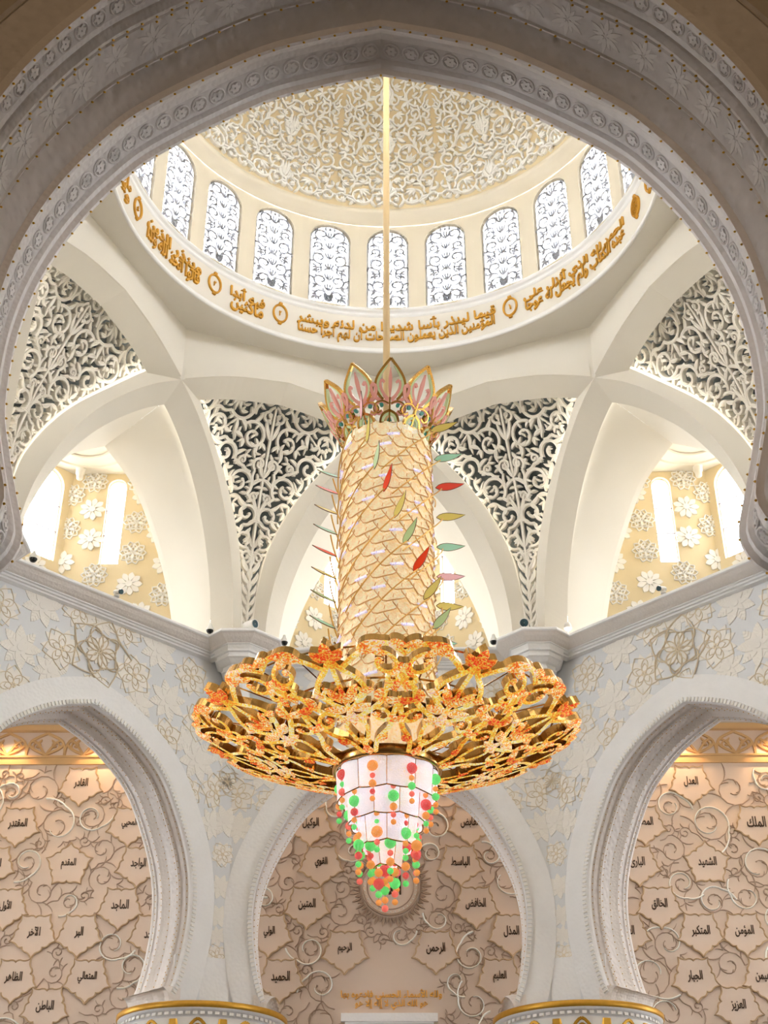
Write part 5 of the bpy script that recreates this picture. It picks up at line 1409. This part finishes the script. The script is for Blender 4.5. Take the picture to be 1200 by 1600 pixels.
def on_cornice(bay, u, v=0.994): return nrm(bay) * v + tng(bay) * u + [0, 0, ZC + 0.0105]
dome_camera(on_cornice(PI / 4, -0.262), 'small dome camera at the left end of the left cornice', PI / 4)
dome_camera(on_cornice(PI / 4, 0.297, .992), 'small dome camera where the left cornice meets the pier head', PI / 4)
dome_camera(on_cornice(0, -0.292, .985), 'small dome camera right of the left pier head', 0)
dome_camera(on_cornice(0, 0.292, .985), 'small dome camera left of the right pier head', 0)
def floodlight(P, d, say):
    d = unit(np.asarray(d, float)); e = empty('floodlight', P); tag(e, say, 'spotlight', 'floodlights on the cornice')
    X = unit(np.cross(d, (0, 0, 1))); Y = np.cross(X, d)
    m4 = frame4l((0, 0, 0), X, Y, d)
    def prt(nm, prof, mt): mb = MB(); lathe(mb, prof, n=18); mk(nm, mb, mt, e, smooth=True, world=False, mat4=m4)
    prt('housing', [(.001, -.034), (.010, -.033), (.0125, -.022), (.0135, .004), (.0135, .007), (.0115, .007)], M['fixture'])
    prt('lens', [(.0117, .0055), (.001, .0065)], M['lens_blue'])
    mb = MB(); tube(mb, [(0, 0, 0), (0, 0, -.016)], .003, 6); box(mb, (0, 0, -.017), (.010, .010, .0015)); mk('foot', mb, M['fixture'], e, world=False)
floodlight(polar(R8, 0.968) + [0, 0, 1.7275], (0.75, -0.6, -0.12), 'round floodlight on the left pier head, turned to the right')
floodlight(polar(-R8, 0.968) + [0, 0, 1.7275], (-0.1, -1, -0.3), 'round floodlight on the right pier head, facing the viewer')
e = empty('security_camera', on_cornice(PI / 4, -0.004, .992) - [0, 0, .006]); tag(e, 'tilted little bullet camera midway along the left cornice', 'camera', 'small cameras on the cornice')
mb = MB(); tube(mb, [(-.012, .004, .010), (.006, -.010, .004)], .0065, 10); mk('housing', mb, M['fixture'], e, world=False)
mb = MB(); tube(mb, [(.0055, -.0096, .0042), (.0085, -.012, .003)], .0070, 10); mk('lens', mb, M['lens_blue'], e, world=False)
mb = MB(); box(mb, (-.006, .002, .0005), (.006, .006, .0045)); mk('foot', mb, M['fixture'], e, world=False)
e = empty('security_camera', on_cornice(-PI / 4, 0.012, .992) - [0, 0, .006]); tag(e, 'tilted little bullet camera midway along the right cornice', 'camera', 'small cameras on the cornice')
mb = MB(); tube(mb, [(.012, .004, .010), (-.006, -.010, .004)], .0065, 10); mk('housing', mb, M['fixture'], e, world=False)
mb = MB(); tube(mb, [(-.0055, -.0096, .0042), (-.0085, -.012, .003)], .0070, 10); mk('lens', mb, M['lens_blue'], e, world=False)
mb = MB(); box(mb, (.006, .002, .0005), (.006, .006, .0045)); mk('foot', mb, M['fixture'], e, world=False)
e = empty('spotlight', on_cornice(-PI / 4, -0.297, .992)); tag(e, 'small lit spotlight where the right cornice meets the pier head', 'spotlight')
mb = MB(); lathe(mb, [(.001, .018), (.007, .017), (.0105, .008), (.011, .0)], n=16); mk('housing', mb, M['fixture'], e, smooth=True, world=False)
mb = MB(); lathe(mb, [(.0105, .001), (.008, -.004), (.001, -.006)], n=16); mk('lamp_face', mb, M['lamp_warm'], e, smooth=True, world=False)
for sg, nm in ((1, 'left'), (-1, 'right')):
    b = sg * PI / 4; P = nrm(b) * (AW - 0.045) + tng(b) * (0.080 * sg) + [0, 0, AZ1 - 0.006]
    e = empty('speaker', P); tag(e, 'white cylindrical speaker under the ceiling of the %s alcove' % nm, 'speaker', 'alcove speakers')
    mb = MB(); lathe(mb, [(.014, .004), (.014, -.016), (.0115, -.018), (.010, -.034), (.008, -.037), (.001, -.037)], n=18); mk('body', mb, M['fixture'], e, smooth=True, world=False)
    mb = MB(); lathe(mb, [(.0155, .006), (.0155, .001), (.014, .0)], n=18); mk('mount_ring', mb, M['fixture'], e, smooth=True, world=False)
